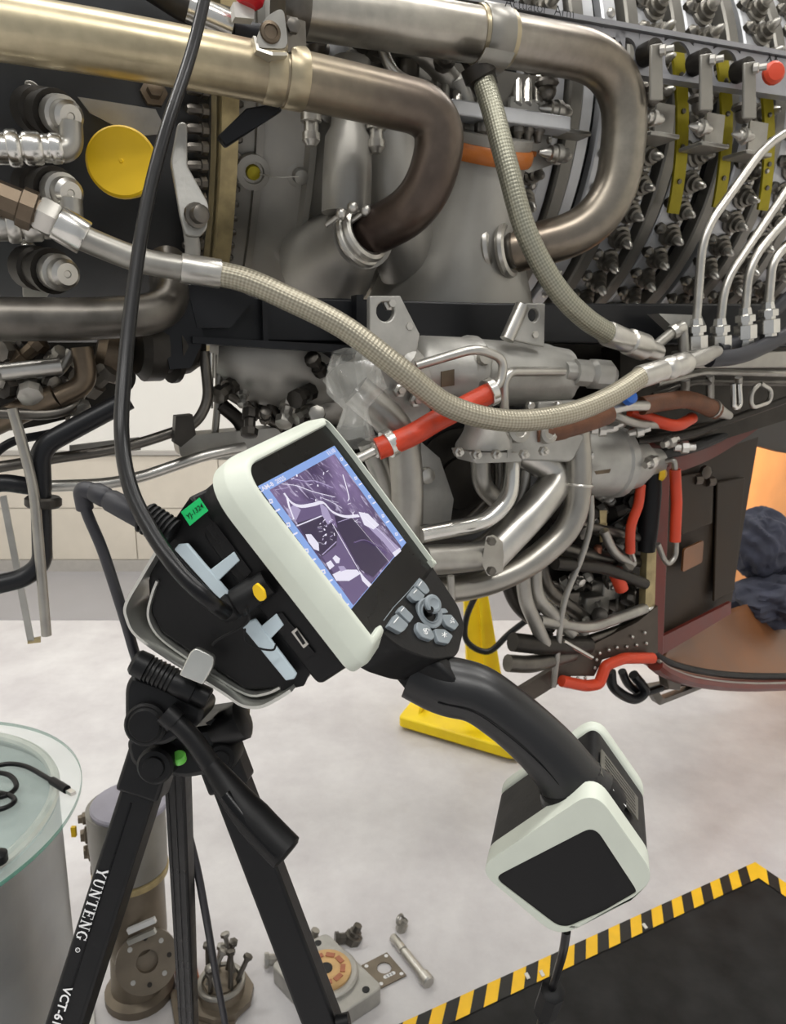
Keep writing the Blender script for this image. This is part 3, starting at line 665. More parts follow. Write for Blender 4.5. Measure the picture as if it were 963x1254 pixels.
# --- actuator cylinder
a, b = E(500, 452, .62), E(702, 462, .62); La = (b - a).length
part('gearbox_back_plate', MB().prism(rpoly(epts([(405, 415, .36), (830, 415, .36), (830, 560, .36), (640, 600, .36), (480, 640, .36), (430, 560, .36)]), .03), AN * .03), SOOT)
act = part('actuator', MB().lathe(a, b - a, [(0, .035), (.01, .05), (.02, .055), (La * .3, .057), (La * .32, .061), (La * .36, .061), (La * .38, .056), (La * .8, .056), (La * .83, .053), (La * .93, .05), (La * .97, .03), (La, .026)], 28), CASTAL, label='pale actuator cylinder')
c0, c1 = E(690, 455, .66), E(752, 460, .66); Lc = (c1 - c0).length
build('end_fitting', MB().lathe(c0, c1 - c0, [(0, .018), (.02, .018), (.021, .024), (Lc * .45, .024), (Lc * .47, .02), (Lc * .55, .027), (Lc * .85, .027), (Lc, .014)], 10), CASTAL, act)
build('left_lug', MB().lathe(E(490, 432, .66), E(520, 470, .64) - E(490, 432, .66), [(0, .014), (.01, .024), (.05, .028), (.07, .03)], 18), CASTAL, act)
build('port_boss', MB().lathe(E(586, 443, .66), AN + UP * .3, [(0, .022), (.012, .022), (.014, .012), (.024, .011)], 10), SATIN, act)
build('label_plate', MB().prism(epts([(540, 455, .675), (556, 452, .675), (556, 472, .675), (540, 474, .675)]), AN * .002), BRONZE, act)
pipe('sense_tube', [(510, 448, .70), (550, 436, .71), (585, 426, .72), (618, 440, .72), (613, 470, .72), (598, 480, .72)], 12, STEEL, .04, seg=12)
pipe('sense_tube', [(618, 512, .70), (617, 468, .70), (625, 455, .70), (690, 455, .68)], 12, STEEL, .03, seg=12)
osl = part('orange_sleeve', MB().tube(catmull(epts([(606, 478, .72), (570, 497, .72), (535, 515, .73), (500, 535, .73), (462, 550, .72)])), px2r(27, E(530, 515, .72)), 16), ORANGE, label='orange tape-wrapped tube sleeve')
for px, py, qx, qy in ((596, 482, 603, 479), (473, 545, 480, 541)):
    a, b = E(px, py, .72), E(qx, qy, .72); build('hose_clamp', MB().lathe(a, b - a, [(0, .0215), (.001, .0225), (.012, .0225), (.013, .0215)], 20), CHROME, osl)
build('stub_tube', MB().lathe(E(466, 548, .72), E(436, 563, .72) - E(466, 548, .72), [(0, .012), (.01, .013), (.012, .008), (.05, .008)], 12), STEEL, osl)
# --- lower tube bundle
pipe('oil_pipe', [(436, 478, .66), (492, 525, .68), (500, 590, .68), (497, 720, .66)], 42, SATIN, .12, label='silver pipe beside the device')
pipe('oil_pipe', [(452, 540, .6), (478, 600, .6), (480, 690, .6)], 30, SATIN, .1)
part('gearbox_front', MB().prism(rpoly(epts([(440, 500, .5), (560, 480, .5), (660, 500, .5), (665, 560, .5), (650, 640, .5), (560, 655, .5), (470, 640, .5)]), .05), AN * .06), DARKC, label='dark gearbox housing')
part('gearbox_cover', MB().lathe(E(560, 590, .555), AN, [(0, .1), (.012, .1), (.016, .09), (.016, .05), (.022, .048)], 32), SOOT)
part('gearbox_flange', MB().prism(epts([(512, 540, .57), (535, 560, .57), (552, 610, .57), (548, 640, .57), (514, 640, .57)]), AN * .012), CASTAL)
part('boss_fitting', MB().lathe(E(521, 582, .58), AN, [(0, .016), (.012, .014), (.014, .006)], 12), STEEL)
vb = part('valve_block', MB().prism(rpoly(epts([(572, 520, .64), (650, 515, .64), (688, 528, .64), (672, 560, .64), (560, 556, .64), (555, 545, .64)]), .012), AN * .07), CASTAL, bevel=.004, label='pale valve block')
build('valve_flange', MB().prism(rpoly(epts([(552, 548, .66), (612, 549, .66), (616, 560, .66), (560, 562, .66)]), .004), AN * .06), CASTAL, vb, bevel=.002)
build('valve_dome', MB().lathe(E(594, 548, .69), UP, [(0, .045), (.01, .045), (.03, .035), (.06, .03)], 20), CASTAL, vb)
build('valve_dome', MB().lathe(E(645, 540, .67), UP, [(0, .03), (.02, .03), (.03, .02), (.05, .018)], 18), CASTAL, vb)
for px, py in ((560, 553), (582, 556), (606, 556), (640, 556), (664, 552)):
    build('bolt', MB().lathe(E(px, py, .735), AN, [(0, .008), (.008, .008), (.01, .005), (.016, .004)], 6), STEEL, vb)
for px, py, r_b in ((632, 528, .02), (668, 532, .016), (612, 538, .013)):
    build('port_boss', MB().lathe(E(px, py, .71), AN + UP * .2, [(0, r_b), (.012, r_b), (.014, r_b * .6), (.012, r_b * .5)], 16), SATIN, vb)
build('rib', MB().box(E(622, 545, .715), AX * .004, UP * .02, AN * .006), CASTAL, vb)
part('port_plate', MB().prism(rpoly(epts([(640, 490, .62), (690, 488, .62), (690, 515, .62), (640, 516, .62)]), .006), AN * .05), CASTAL, bevel=.003)
for px, py in ((648, 497), (682, 497), (665, 508)): part('bolt_head', MB().lathe(E(px, py, .675), AN, [(0, .008), (.008, .008), (.01, .005)], 6), STEEL)
pipe('drain_tube', [(588, 560, .66), (590, 595, .66), (612, 615, .64), (640, 640, .62)], 24, SATIN, .06)
pipe('drain_tube', [(627, 562, .68), (626, 610, .7), (595, 640, .7), (515, 655, .7)], 21, CHROME, .1)
pipe('drain_tube', [(645, 562, .64), (642, 610, .64), (600, 660, .64), (540, 690, .62)], 14, SATIN, .08)
pipe('drain_tube', [(610, 560, .6), (612, 600, .6), (560, 650, .6)], 12, DARKST, .06)
pipe('oil_pipe', [(640, 552, .64), (690, 580, .66), (655, 625, .68), (598, 684, .68)], 42, STEEL, .1, ref=2, label='polished slanting pipe')
pipe('oil_pipe', [(520, 686, .70), (560, 684, .7), (606, 678, .69)], 38, SATIN, .05)
fp = part('pipe_flange', MB().prism(rpoly(epts([(596, 655, .72), (610, 664, .72), (611, 702, .72), (598, 706, .72), (590, 690, .72)]), .006), (AX - AN * .3) * .012), SATIN, bevel=.002)
build('bolt', MB().lathe(E(600, 662, .74), AN, [(0, .007), (.01, .007)], 6), DARKST, fp); build('bolt', MB().lathe(E(600, 698, .74), AN, [(0, .007), (.01, .007)], 6), DARKST, fp)
op = pipe('oil_pipe', [(704, 508, .68), (709, 560, .69), (707, 640, .69), (645, 695, .68), (580, 720, .67), (510, 724, .67)], 33, PIPE2, .12, label='long bent stainless pipe')
a, b = E(709, 593, .69), E(708.6, 596, .69); build('weld_bead', MB().torus(a, b - a, px2r(33, E(706, 505, .68)), .003, 24, 6), STEEL, op)
part('bracket_clip', MB().tube(fillet(epts([(552, 705, .73), (554, 735, .73), (546, 740, .73)]), .01), .006, 8), SATIN)
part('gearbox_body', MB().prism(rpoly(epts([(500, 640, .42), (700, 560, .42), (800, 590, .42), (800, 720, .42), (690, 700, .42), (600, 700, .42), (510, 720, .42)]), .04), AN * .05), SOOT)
# canister (starter) and hardware to the right
a, b = E(680, 566, .56), E(806, 566, .56); La = (b - a).length
can = part('foil_canister', MB().lathe(a, b - a, [(0, .06), (.01, .068), (La * .5, .068), (La * .52, .072), (La * .58, .072), (La * .6, .06), (La * .75, .055), (La * .9, .03), (La, .028)], 28), CASTAL, label='grey foil-wrapped canister')
build('stain_label', MB().prism(epts([(728, 577, .645), (748, 574, .645), (746, 579, .645), (730, 581, .645)]), AN * .0015), BRONZE, can)
part('brown_sleeve', MB().tube(catmull(epts([(655, 530, .70), (690, 525, .71), (722, 515, .71), (744, 506, .7)])), [px2r(26, E(700, 520, .7))] * 8 + [px2r(24 + k * .3, E(700, 520, .7)) for k in range(14)], 14), BROWNT, label='brown tape-wrapped hose')
pipe('hose_tail', [(608, 530, .70), (640, 533, .70), (660, 530, .7)], 13, STEEL, .03)
bs = part('brown_sleeve', MB().tube(catmull(epts([(786, 497, .66), (815, 492, .66), (845, 490, .66), (878, 503, .66)])), px2r(22, E(830, 492, .66)), 14), BROWNT, label='brown tape-wrapped hose at right')
build('end_fitting', MB().lathe(E(872, 500, .66), E(905, 514, .65) - E(872, 500, .66), [(0, .02), (.03, .012), (.06, .008)], 12), SATIN, bs)
pipe('sense_tube', [(742, 505, .68), (765, 497, .68), (792, 497, .67)], 13, STEEL, .03)
pipe('sense_tube', [(735, 500, .66), (760, 512, .68), (785, 520, .66), (830, 520, .64)], 11, SATIN, .03)
part('blue_cap', MB().lathe(E(768, 488, .69), AN + UP * .5, [(0, .014), (.012, .014), (.014, .009)], 12), BLUE, label='small blue cap')
for px, py in ((724, 527), (738, 525), (752, 520), (770, 530), (700, 560), (790, 570), (812, 545), (826, 548)):
    part('tube_union', MB().lathe(E(px, py, .64), AX + AN * random.uniform(-.4, .6) + UP * random.uniform(-.2, .4), [(0, .007), (.012, .008), (.014, .013), (.026, .013), (.028, .008), (.04, .007)], 8), STEEL)
pipe('orange_strap', [(772, 504, .64), (800, 514, .65), (828, 521, .66), (848, 512, .64)], 15, ORANGER, smooth=True, label='orange rubber strap')
# dark clutter under the manifold
for pts, wpx, m in (([(905, 462, .6), (903, 500, .58)], 9, STEEL), ([(840, 465, .6), (838, 498, .58)], 11, SATIN), ([(870, 460, .58), (870, 500, .56)], 10, SATIN), ([(905, 470, .62), (907, 497, .62), (899, 500, .62), (898, 470, .62)], 7, CHROME),
                    ([(930, 470, .62), (920, 480, .62), (920, 500, .62), (943, 492, .62), (945, 478, .62), (932, 470, .62)], 6, STEEL), ([(805, 470, .62), (860, 455, .62), (980, 458, .6)], 9, SATIN), ([(780, 540, .6), (850, 530, .6), (990, 480, .6)], 10, SOOT),
                    ([(800, 485, .58), (850, 468, .58), (990, 470, .56)], 8, DARKST)):
    pipe('capillary_tube', pts, wpx, m, .02, seg=10)
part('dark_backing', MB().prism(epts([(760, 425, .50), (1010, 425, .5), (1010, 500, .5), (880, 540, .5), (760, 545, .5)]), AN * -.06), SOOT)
# right lower accessory frame
ax_ = part('accessory_frame', MB().prism(epts([(690, 590, .38), (800, 600, .38), (806, 700, .38), (790, 740, .38), (690, 760, .38), (660, 700, .38)]), AN * .04), SOOT)
for pts, wpx, m, n in (([(724, 606, .6), (725, 640, .6), (714, 680, .6), (690, 735, .6), (684, 790, .6), (678, 840, .58)], 8, SATIN, 'drain_line'), ([(655, 690, .6), (655, 730, .6), (700, 775, .58)], 19, SATIN, 'drain_line'), ([(660, 680, .55), (668, 720, .55), (720, 760, .53)], 18, DARKST, 'drain_line'),
                    ([(620, 705, .58), (632, 740, .58), (668, 770, .56)], 20, SOOT, 'drain_line'), ([(640, 700, .62), (643, 735, .62), (668, 790, .6)], 18, SATIN, 'drain_line'), ([(660, 760, .6), (720, 770, .58), (790, 745, .55)], 15, SATIN, 'frame_tube'), ([(665, 665, .55), (720, 680, .55), (800, 690, .52)], 18, DARKST, 'frame_tube'), ([(680, 690, .6), (740, 695, .58), (790, 715, .55)], 16, SOOT, 'frame_tube'),
                    ([(700, 640, .56), (745, 650, .56), (790, 660, .55)], 13, DARKST, 'frame_tube'), ([(740, 650, .58), (752, 678, .58), (775, 690, .56)], 12, SATIN, 'frame_tube'), ([(700, 790, .56), (760, 770, .54), (800, 750, .5)], 11, DARKST, 'frame_tube'), ([(628, 786, .60), (660, 790, .6), (720, 790, .56)], 24, SOOT, 'frame_tube'),
                    ([(622, 812, .60), (650, 814, .6), (700, 800, .56)], 22, DARKST, 'frame_tube'), ([(690, 785, .6), (725, 805, .58)], 6, CHROME, 'frame_tube')):
    pipe(n, pts, wpx, m, .04, seg=12)
rng = random.Random(3)
for k in range(46):
    px, py = rng.uniform(668, 796), rng.uniform(608, 770)
    off = .43 + rng.random() * .1
    dirv = AX * rng.uniform(-1, 1) + AN * rng.uniform(.2, 1) + UP * rng.uniform(-1, 1)
    r = rng.uniform(.007, .018)
    part('small_fitting', MB().lathe(E(px, py, off), dirv, [(0, r), (r * 1.2, r), (r * 1.25, r * .7), (r * 2.4, r * .7), (r * 2.6, r * 1.1), (r * 3.4, r * 1.0), (r * 3.6, r * .5)], 8), rng.choice([SATIN, DARKST, SOOT, STEEL, UNIS]))
for k in range(26):
    px, py = rng.uniform(676, 790), rng.uniform(615, 760); off = .45 + rng.random() * .08
    p2 = (px + rng.uniform(-40, 40), py + rng.uniform(-35, 35), off); p1 = (px + rng.uniform(-22, 22), py + rng.uniform(-22, 22), off + .03)
    pipe('capillary_tube', [(px, py, off), p1, p2], rng.uniform(3, 6.5), rng.choice([SATIN, SOOT, DARKST, BLACKP]), .02, seg=8)
for px, py, s_ in ((690, 735, 1), (725, 740, 1.1), (760, 735, .9), (745, 720, 1), (705, 770, .8)):
    part('valve_block', MB().box(E(px, py, .5), AX * .03 * s_, UP * .022 * s_, AN * .02), rng.choice([SATIN, UNIS, DARKST]), bevel=.004)
part('orange_plug', MB().lathe(E(762, 722, .56), UP + AX * -.5, [(0, .014), (.05, .016), (.055, .01)], 12), ORANGER, label='orange plug')
part('orange_plug', MB().lathe(E(730, 690, .55), UP + AX * .1, [(0, .008), (.035, .009), (.04, .005)], 12), FLESH)
for k, (px, py) in enumerate(((738, 625), (738, 640))):
    part('id_tag', MB().prism(epts([(px - 4, py, .56), (px + 5, py, .56), (px + 4, py + 22, .56), (px - 3, py + 24, .56)]), AN * .002), OLIVE)
# lower left: casing bulge, beams, pipes
part('sump_casing', MB().lathe(E(262, 432, .48), E(440, 445, .48) - E(262, 432, .48), [(0, .04), (.05, .075), (.1, .085), (.18, .08), (.24, .06)], 28, smooth=True), TITAN)
part('sump_casing', MB().lathe(E(360, 480, .44), E(470, 480, .44) - E(360, 480, .44), [(0, .03), (.04, .06), (.1, .07), (.16, .065)], 24, smooth=True), SATIN)
part('dark_housing', MB().prism(rpoly(epts([(245, 430, .42), (440, 470, .42), (450, 560, .42), (380, 560, .42), (330, 520, .42), (280, 470, .42)]), .03), AN * .05), SOOT)
lp = part('air_pipe', MB().tube(fillet(epts([(-420, 391, .64), (120, 391, .64), (210, 383, .62), (205, 320, .54)]), .08, 10), px2r(52, E(60, 391, .64)), 24), DARKST, label='dark steel air pipe at left')
part('round_motor', MB().lathe(E(165, 424, .55), E(232, 424, .53) - E(165, 424, .55), [(0, .04), (.01, .052), (.035, .052), (.036, .04), (.05, .04), (.052, .056), (.06, .056), (.062, .044), (.08, .042), (.1, .03)], 24), SOOT)
part('round_motor', MB().lathe(E(118, 428, .52), E(165, 440, .52) - E(118, 428, .52), [(0, .03), (.012, .044), (.04, .044), (.045, .035)], 22), BRONZE)
part('dark_bracket', MB().prism(epts([(205, 365, .56), (232, 362, .56), (246, 415, .56), (230, 450, .56), (205, 452, .56), (196, 410, .56)]), AN * .03), BLACKP)
part('dark_bracket', MB().prism(epts([(226, 344, .58), (268, 346, .58), (310, 366, .58), (280, 402, .58), (240, 402, .58)]), AN * .012), BLACKP)
for pts, wpx, m, n in (([(-30, 460, .6), (40, 452, .6), (75, 448, .6)], 22, STEEL, 'fuel_tube'), ([(100, 425, .6), (108, 470, .6), (70, 488, .6)], 26, BRONZE, 'elbow'), ([(70, 484, .6), (20, 506, .58), (-30, 530, .55)], 30, BRONZE, 'fuel_tube'), ([(40, 482, .57), (68, 474, .57)], 20, SATIN, 'fuel_tube'),
                    ([(88, 430, .58), (70, 460, .58), (20, 462, .58)], 14, SATIN, 'fuel_tube'), ([(-20, 505, .6), (60, 508, .6), (90, 500, .6), (100, 480, .58)], 14, DARKST, 'fuel_tube'),
                    ([(158, 489, .62), (90, 525, .62), (48, 548, .62), (50, 600, .62)], 25, BLACKP, 'black_pipe'), ([(50, 600, .62), (52, 690, .62), (30, 708, .62), (-30, 722, .62)], 24, BLACKP, 'black_pipe'),
                    ([(15, 500, .64), (28, 545, .64), (42, 600, .64), (57, 778, .64)], 13, SATIN, 'drain_tube'), ([(-30, 600, .6), (0, 590, .6), (40, 596, .6)], 22, BLACKP, 'black_pipe'),
                    ([(45, 596, .55), (150, 592, .55), (255, 556, .55), (300, 548, .54)], 15, STEEL, 'long_tube'), ([(-20, 575, .55), (60, 562, .55), (150, 550, .55), (240, 520, .56), (256, 490, .56), (250, 430, .56)], 14, DARKST, 'long_tube'),
                    ([(-20, 570, .5), (10, 540, .5), (70, 530, .5), (120, 512, .5)], 11, BLACKP, 'long_tube'),
                    ([(268, 435, .5), (268, 480, .5), (262, 545, .5)], 9, SATIN, 'rod_tube'), ([(275, 480, .52), (345, 525, .5)], 11, DARKST, 'rod_tube'), ([(292, 438, .5), (290, 490, .5)], 12, SATIN, 'rod_tube'), ([(310, 455, .48), (308, 510, .48)], 16, DARKST, 'rod_tube'), ([(258, 432, .54), (257, 500, .54)], 8, CHROME, 'rod_tube'),
                    ([(326, 440, .5), (330, 500, .5), (360, 540, .48)], 12, SOOT, 'rod_tube'), ([(270, 495, .5), (300, 520, .5), (300, 560, .5)], 18, SOOT, 'rod_tube')):
    pipe(n, pts, wpx, m, .05, seg=14)
part('pipe_clamp', MB().lathe(E(53, 608, .62), E(53, 622, .62) - E(53, 608, .62), [(0, .021), (.003, .024), (.012, .024), (.015, .021)], 16), SOOT)
part('pipe_clamp', MB().prism(epts([(212, 508, .57), (232, 506, .57), (236, 530, .57), (218, 545, .57), (210, 540, .57)]), AN * .03), SOOT)
part('oil_cooler', MB().prism(rpoly(epts([(210, 530, .46), (330, 520, .46), (345, 560, .46), (215, 556, .46)]), .01), AN * .06), SATIN)
part('drain_mast', MB().prism(epts([(0, 608, .5), (8, 606, .5), (42, 782, .5), (34, 784, .5)]), AN * .01), CASTAL)
part('drain_mast', MB().prism(epts([(34, 782, .5), (50, 779, .5), (50, 784, .5), (34, 786, .5)]), AN * .01), OLIVE)
part('bracket_arm', MB().prism(epts([(85, 545, .5), (170, 535, .5), (172, 550, .5), (85, 560, .5)]), AN * .01), SATIN)
rng = random.Random(11)
for k in range(34):
    px, py = rng.choice([(rng.uniform(0, 110), rng.uniform(425, 495)), (rng.uniform(285, 400), rng.uniform(450, 520)), (rng.uniform(10, 90), rng.uniform(430, 480))])
    off = .5 + rng.random() * .08; r = rng.uniform(.007, .017)
    part('small_fitting', MB().lathe(E(px, py, off), AX * rng.uniform(-1, 1) + AN * rng.uniform(.3, 1) + UP * rng.uniform(-.8, .8), [(0, r), (r * 1.2, r), (r * 1.25, r * .7), (r * 2.4, r * .7), (r * 2.6, r * 1.1), (r * 3.4, r), (r * 3.6, r * .5)], 8), rng.choice([SATIN, DARKST, SOOT, BRONZE]))
part('dark_sump', MB().prism(rpoly(epts([(-40, 420, .4), (150, 420, .4), (168, 470, .4), (120, 500, .4), (40, 520, .4), (-40, 530, .4)]), .03), AN * .06), SOOT)
part('gas_shield', MB().prism(epts([(330, 480, .5), (408, 476, .5), (414, 492, .5), (345, 500, .5)]), AN * .01), SATIN)
# removable covers on the engine are things of their own
n = AN + UP * .05 - AX * .25
build('protective_cap', MB().lathe(E(151, 201, .585), n, [(-.06, .03), (0, .034), (.001, .044), (.004, .047), (.011, .047), (.014, .044), (.015, .003), (.017, .002)], 40), YELCAP, label='round yellow plastic cap on the dark engine casing', cat='cap')
cov = empty('duct_cover', E(590, 196, .52), 'amber orange cover lying over the round bleed housing mouth', 'cover')
ct = E(592, 186, .50); cn = (top - bot).normalized()
build('lid', MB().lathe(ct - cn * .012, cn, [(0, .086), (.006, .09), (.02, .09), (.027, .085), (.03, .07), (.031, .001)], 40), PLUG, cov)
build('finger_tab', MB().box(ct + AX * .094 + cn * .004, AX * .012, AN * .012, cn * .005), PLUG, cov, bevel=.003)
# clear bag
rng = random.Random(5); mb = MB(); rings = []
bp_ = epts([(440, 432, .67), (432, 455, .70), (440, 478, .72), (436, 500, .72), (432, 522, .73), (430, 545, .72)])
for i, p in enumerate(bp_):
    rr = [.04, .05, .045, .018, .026, .04][i]
    rings.append([p + AX * (cos(2 * pi * j / 22) * rr * rng.uniform(.7, 1.2)) + (AN * .6 + UP * .3) * (sin(2 * pi * j / 22) * rr * rng.uniform(.6, 1.2)) for j in range(22)])
mb.rings(rings, 0, False)
build('plastic_bag', mb, BAG, label='crumpled clear plastic bag wrapped around the pale pipe elbow', cat='bag')
# orange sleeved hooks
hk = empty('hook', E(826, 655, .60), 'steel J hook in an orange sleeve with its bent end showing, hanging by the cowl', 'hook')
build('rod', MB().tube(fillet(epts([(812, 566, .58), (826, 562, .60), (829, 600, .60), (828, 682, .60), (818, 692, .60), (812, 682, .6), (806, 666, .6)]), .025), px2r(7, E(826, 620, .6)), 10), SATIN, hk)
build('sleeve', MB().tube(epts([(827, 575, .60), (829, 615, .60), (827, 663, .60)]), px2r(13.5, E(826, 620, .6)), 14), ORANGER, hk)
hk = empty('hook', E(775, 670, .58), 'shorter curved orange sleeved tube hanging left of the yellow tip', 'hook')
build('sleeve', MB().tube(catmull(epts([(785, 594, .58), (782, 618, .59), (773, 645, .59), (772, 676, .58)])), px2r(12, E(780, 640, .58)), 14), ORANGER, hk)
build('rod', MB().tube(epts([(772, 674, .58), (776, 686, .57)]), .006, 10), STEEL, hk)
rt = empty('hand_torch', E(806, 590, .56), 'black cylinder with a yellow end hanging beside the orange hook', 'torch')
build('barrel', MB().lathe(E(797, 590, .56), UP * -1 + AX * .02, [(-.03, .02), (.02, .024), (.09, .022), (.15, .018)], 16), BLACKB, rt)
build('tip', MB().lathe(E(804, 580, .57), AX + AN * .3, [(0, .016), (.012, .016), (.02, .008)], 14), YELCAP, rt, label='yellow end')
# ------------------------------------------------------------------ cowl at the right
CW = empty('engine_cowling', E(880, 845, .45), 'open brown cowling barrel with red edges at the lower right of the engine', 'cowling')
def cpart(name, pts, th, m, back=True, **k): return build(name, MB().prism(epts(pts), AN * (-th if back else th)), m, CW, **k)
cpart('side_panel', [(806, 570, .50), (930, 535, .36), (912, 640, .35), (895, 748, .34), (812, 796, .48)], .03, COWLB, bevel=.003)
# pieces of the panel: raised frames and a flat lighter patch painted as a lit opening
build('access_cover', MB().prism(epts([(830, 582, .485), (872, 575, .44), (870, 640, .44), (832, 655, .485)]), AN * .008), COWLB, CW, bevel=.003)
build('lit_opening_patch', MB().prism(rpoly(epts([(836, 672, .485), (860, 661, .455), (858, 688, .455), (834, 700, .485)]), .008), AN * .006), COWLO, CW, label='small orange-brown patch painted as a lit opening')
build('access_cover', MB().prism(epts([(876, 590, .43), (910, 584, .39), (897, 722, .38), (872, 736, .42)]), AN * .008), COWLB, CW, bevel=.003)
build('panel_rib', MB().prism(epts([(808, 778, .50), (892, 736, .40), (892, 750, .40), (808, 800, .50)]), AN * .01), COWLR, CW)
cpart('edge_strip', [(795, 622, .56), (806, 620, .56), (800, 815, .55), (788, 812, .55)], .02, OLIVE)
cpart('red_edge', [(806, 575, .555), (822, 570, .55), (812, 822, .545), (797, 818, .55)], .03, COWLR, bevel=.003)
# trim with the orange corner
tr = build('orange_trim', MB().tube(fillet(epts([(800, 806, .58), (765, 806, .58), (742, 815, .58), (734, 838, .58), (718, 840, .58), (688, 834, .58)]), .01), px2r(14, E(750, 815, .58)), 10), ORANGER, CW, label='orange edging')
rv = build('riveted_plate', MB().prism(epts([(600, 868, .56), (640, 842, .56), (731, 787, .56), (781, 762, .56), (806, 742, .56), (806, 800, .565), (765, 800, .565), (738, 808, .565), (728, 828, .565), (700, 828, .56), (620, 878, .56)]), AN * -.012), RIVP, CW, label='riveted diagonal plate')
for k in range(4): build('rivet', MB().sphere(E(690 + 9 * k, 832 - k * .6, .572), .004, 8), STEEL, rv)
for px, py in ((729, 818), (731, 808), (735, 800), (746, 796), (756, 793), (768, 792), (780, 790), (792, 788), (775, 780), (790, 775)): build('rivet', MB().sphere(E(px, py, .567), .0038, 8), STEEL, rv)
# barrel: bottom shell with rim
rimA = catmull(epts([(800, 812, .56), (815, 822, .55), (845, 832, .50), (890, 838, .42), (940, 839, .34), (1000, 836, .24), (1060, 828, .1)]), 6)
rimB = catmull(epts([(812, 792, .46), (836, 778, .36), (868, 760, .25), (900, 744, .1), (940, 738, -.05), (1000, 732, -.25), (1060, 725, -.4)]), 6)
nR = len(rimA); rings = []
for k in range(9):
    t = k / 8; rings.append([rimA[i] * (1 - t) + rimB[i] * t - UP * (.02 * math.sin(pi * t)) for i in range(nR)])
mb = MB(); mb.rings(rings, 0, False, True, None, False)
sk = build('inner_skin', mb, COWLO, CW, label='orange-brown inner skin'); so = sk.modifiers.new('solid', 'SOLIDIFY'); so.thickness = .012
build('lower_rim', MB().tube([p + AN * .004 for p in rimA], .022, 10, flat=.7), COWLR, CW, label='dark red lower rim')
build('rim_seal', MB().tube([p + UP * .022 - AN * .01 for p in rimA], .011, 10), BLACKB, CW)
build('rim_edge', MB().tube([p + UP * .012 + AN * .016 for p in rimA], .004, 8), SATIN, CW)
# upper dark red rim
up_ = catmull(epts([(795, 585, .52), (830, 577, .5), (870, 560, .46), (920, 528, .42), (965, 490, .4), (1020, 440, .38)]), 6)
build('upper_rim', MB().ribbon([p for p in up_], UP * .075 - AN * .02, .03), COWLR, CW, label='dark red upper rim')
build('upper_seal', MB().tube([p + UP * .085 + AN * .02 for p in up_], .014, 10), RIVP, CW)
build('upper_seal', MB().tube([p + UP * .055 + AN * .03 for p in up_], .012, 10), BLACKB, CW)
build('upper_skin', MB().prism(epts([(806, 585, .48), (1030, 455, .36), (1030, 560, .2), (963, 555, .3), (925, 545, .34)]), AN * -.03), SOOT, CW)
build('far_skin', MB().prism([E(870, 480, -.55), E(1040, 470, -.75), E(1040, 800, -.75), E(870, 790, -.55)], AN * -.02), mat('lit_orange_skin', (206, 150, 96), .05, .45, .1, 6), CW, label='orange far wall of the barrel')  # skin colour lightened so the warm glow is part of it
build('bracket', MB().lathe(E(862, 578, .46), AN, [(0, .016), (.01, .016), (.014, .008)], 8), RIVP, CW)
build('bracket', MB().lathe(E(850, 588, .47), AX, [(0, .012), (.02, .012), (.024, .006)], 8), RIVP, CW)
build('bracket', MB().lathe(E(866, 590, .46), AX, [(0, .012), (.02, .012), (.024, .006)], 8), RIVP, CW)
WARMFILL.location = E(1010, 545, -.15)
WARMFILL.rotation_euler = (E(930, 610, -.6) - WARMFILL.location).to_track_quat('-Z', 'Y').to_euler()
# cloth draped inside the barrel: a pile of soft folds
from mathutils import noise as NZ
def drape(c, rx, ry, rz, seed, n=110, m_=60):
    mb = MB(); rings = []
    for i in range(m_ + 1):
        ph = -pi / 2 + pi * i / m_; ring = []
        for j in range(n):
            th = 2 * pi * j / n; d_ = V((cos(ph) * cos(th), cos(ph) * sin(th), sin(ph)))
            f_ = 1 + .32 * (1 - 2 * math.sqrt(.01 + NZ.noise(d_ * 1.7 + V((seed, 0, 0))) ** 2)) + .09 * (1 - 2 * math.sqrt(.01 + NZ.noise(d_ * 4.2 + V((0, seed, 3))) ** 2))
            ring.append(V(c) + AX * (d_.x * rx * f_) + AN * (d_.y * ry * f_) + UP * (d_.z * rz * f_))
        rings.append(ring)
    return mb.rings(rings)
cl = empty('cloth_bundle', E(925, 770, .05), 'crumpled blue-grey cloth heaped inside the brown cowling barrel', 'cloth')
build('fold', drape(E(948, 735, .02), .15, .1, .075, 1.3), CLOTH, cl)
build('fold', drape(E(930, 665, -.05), .09, .08, .1, 4.1), CLOTH, cl)
build('fold', drape(E(985, 705, -.02), .14, .09, .08, 7.7), CLOTH, cl)
# hanging hardware under the cowl corner
hw = build('drain_hose_loop', MB().tube(catmull(epts([(748, 822, .5), (752, 842, .5), (775, 856, .5), (790, 846, .5), (776, 826, .5)])), .012, 10).tube(catmull(epts([(762, 822, .48), (770, 838, .48), (786, 848, .48), (810, 842, .48)])), .01, 10), BLACKP, CW)
build('latch_track', MB().ringprism(rpoly(epts([(786, 838, .46), (852, 826, .40), (862, 836, .40), (800, 860, .46)]), .01, 4), rpoly(epts([(800, 843, .46), (838, 835, .42), (842, 839, .42), (806, 852, .46)]), .01, 4), AN * .02), DARKST, CW)
build('latch_block', MB().prism(epts([(805, 822, .52), (825, 822, .5), (822, 840, .5), (808, 838, .52)]), AN * .03), RIVP, CW, bevel=.003)
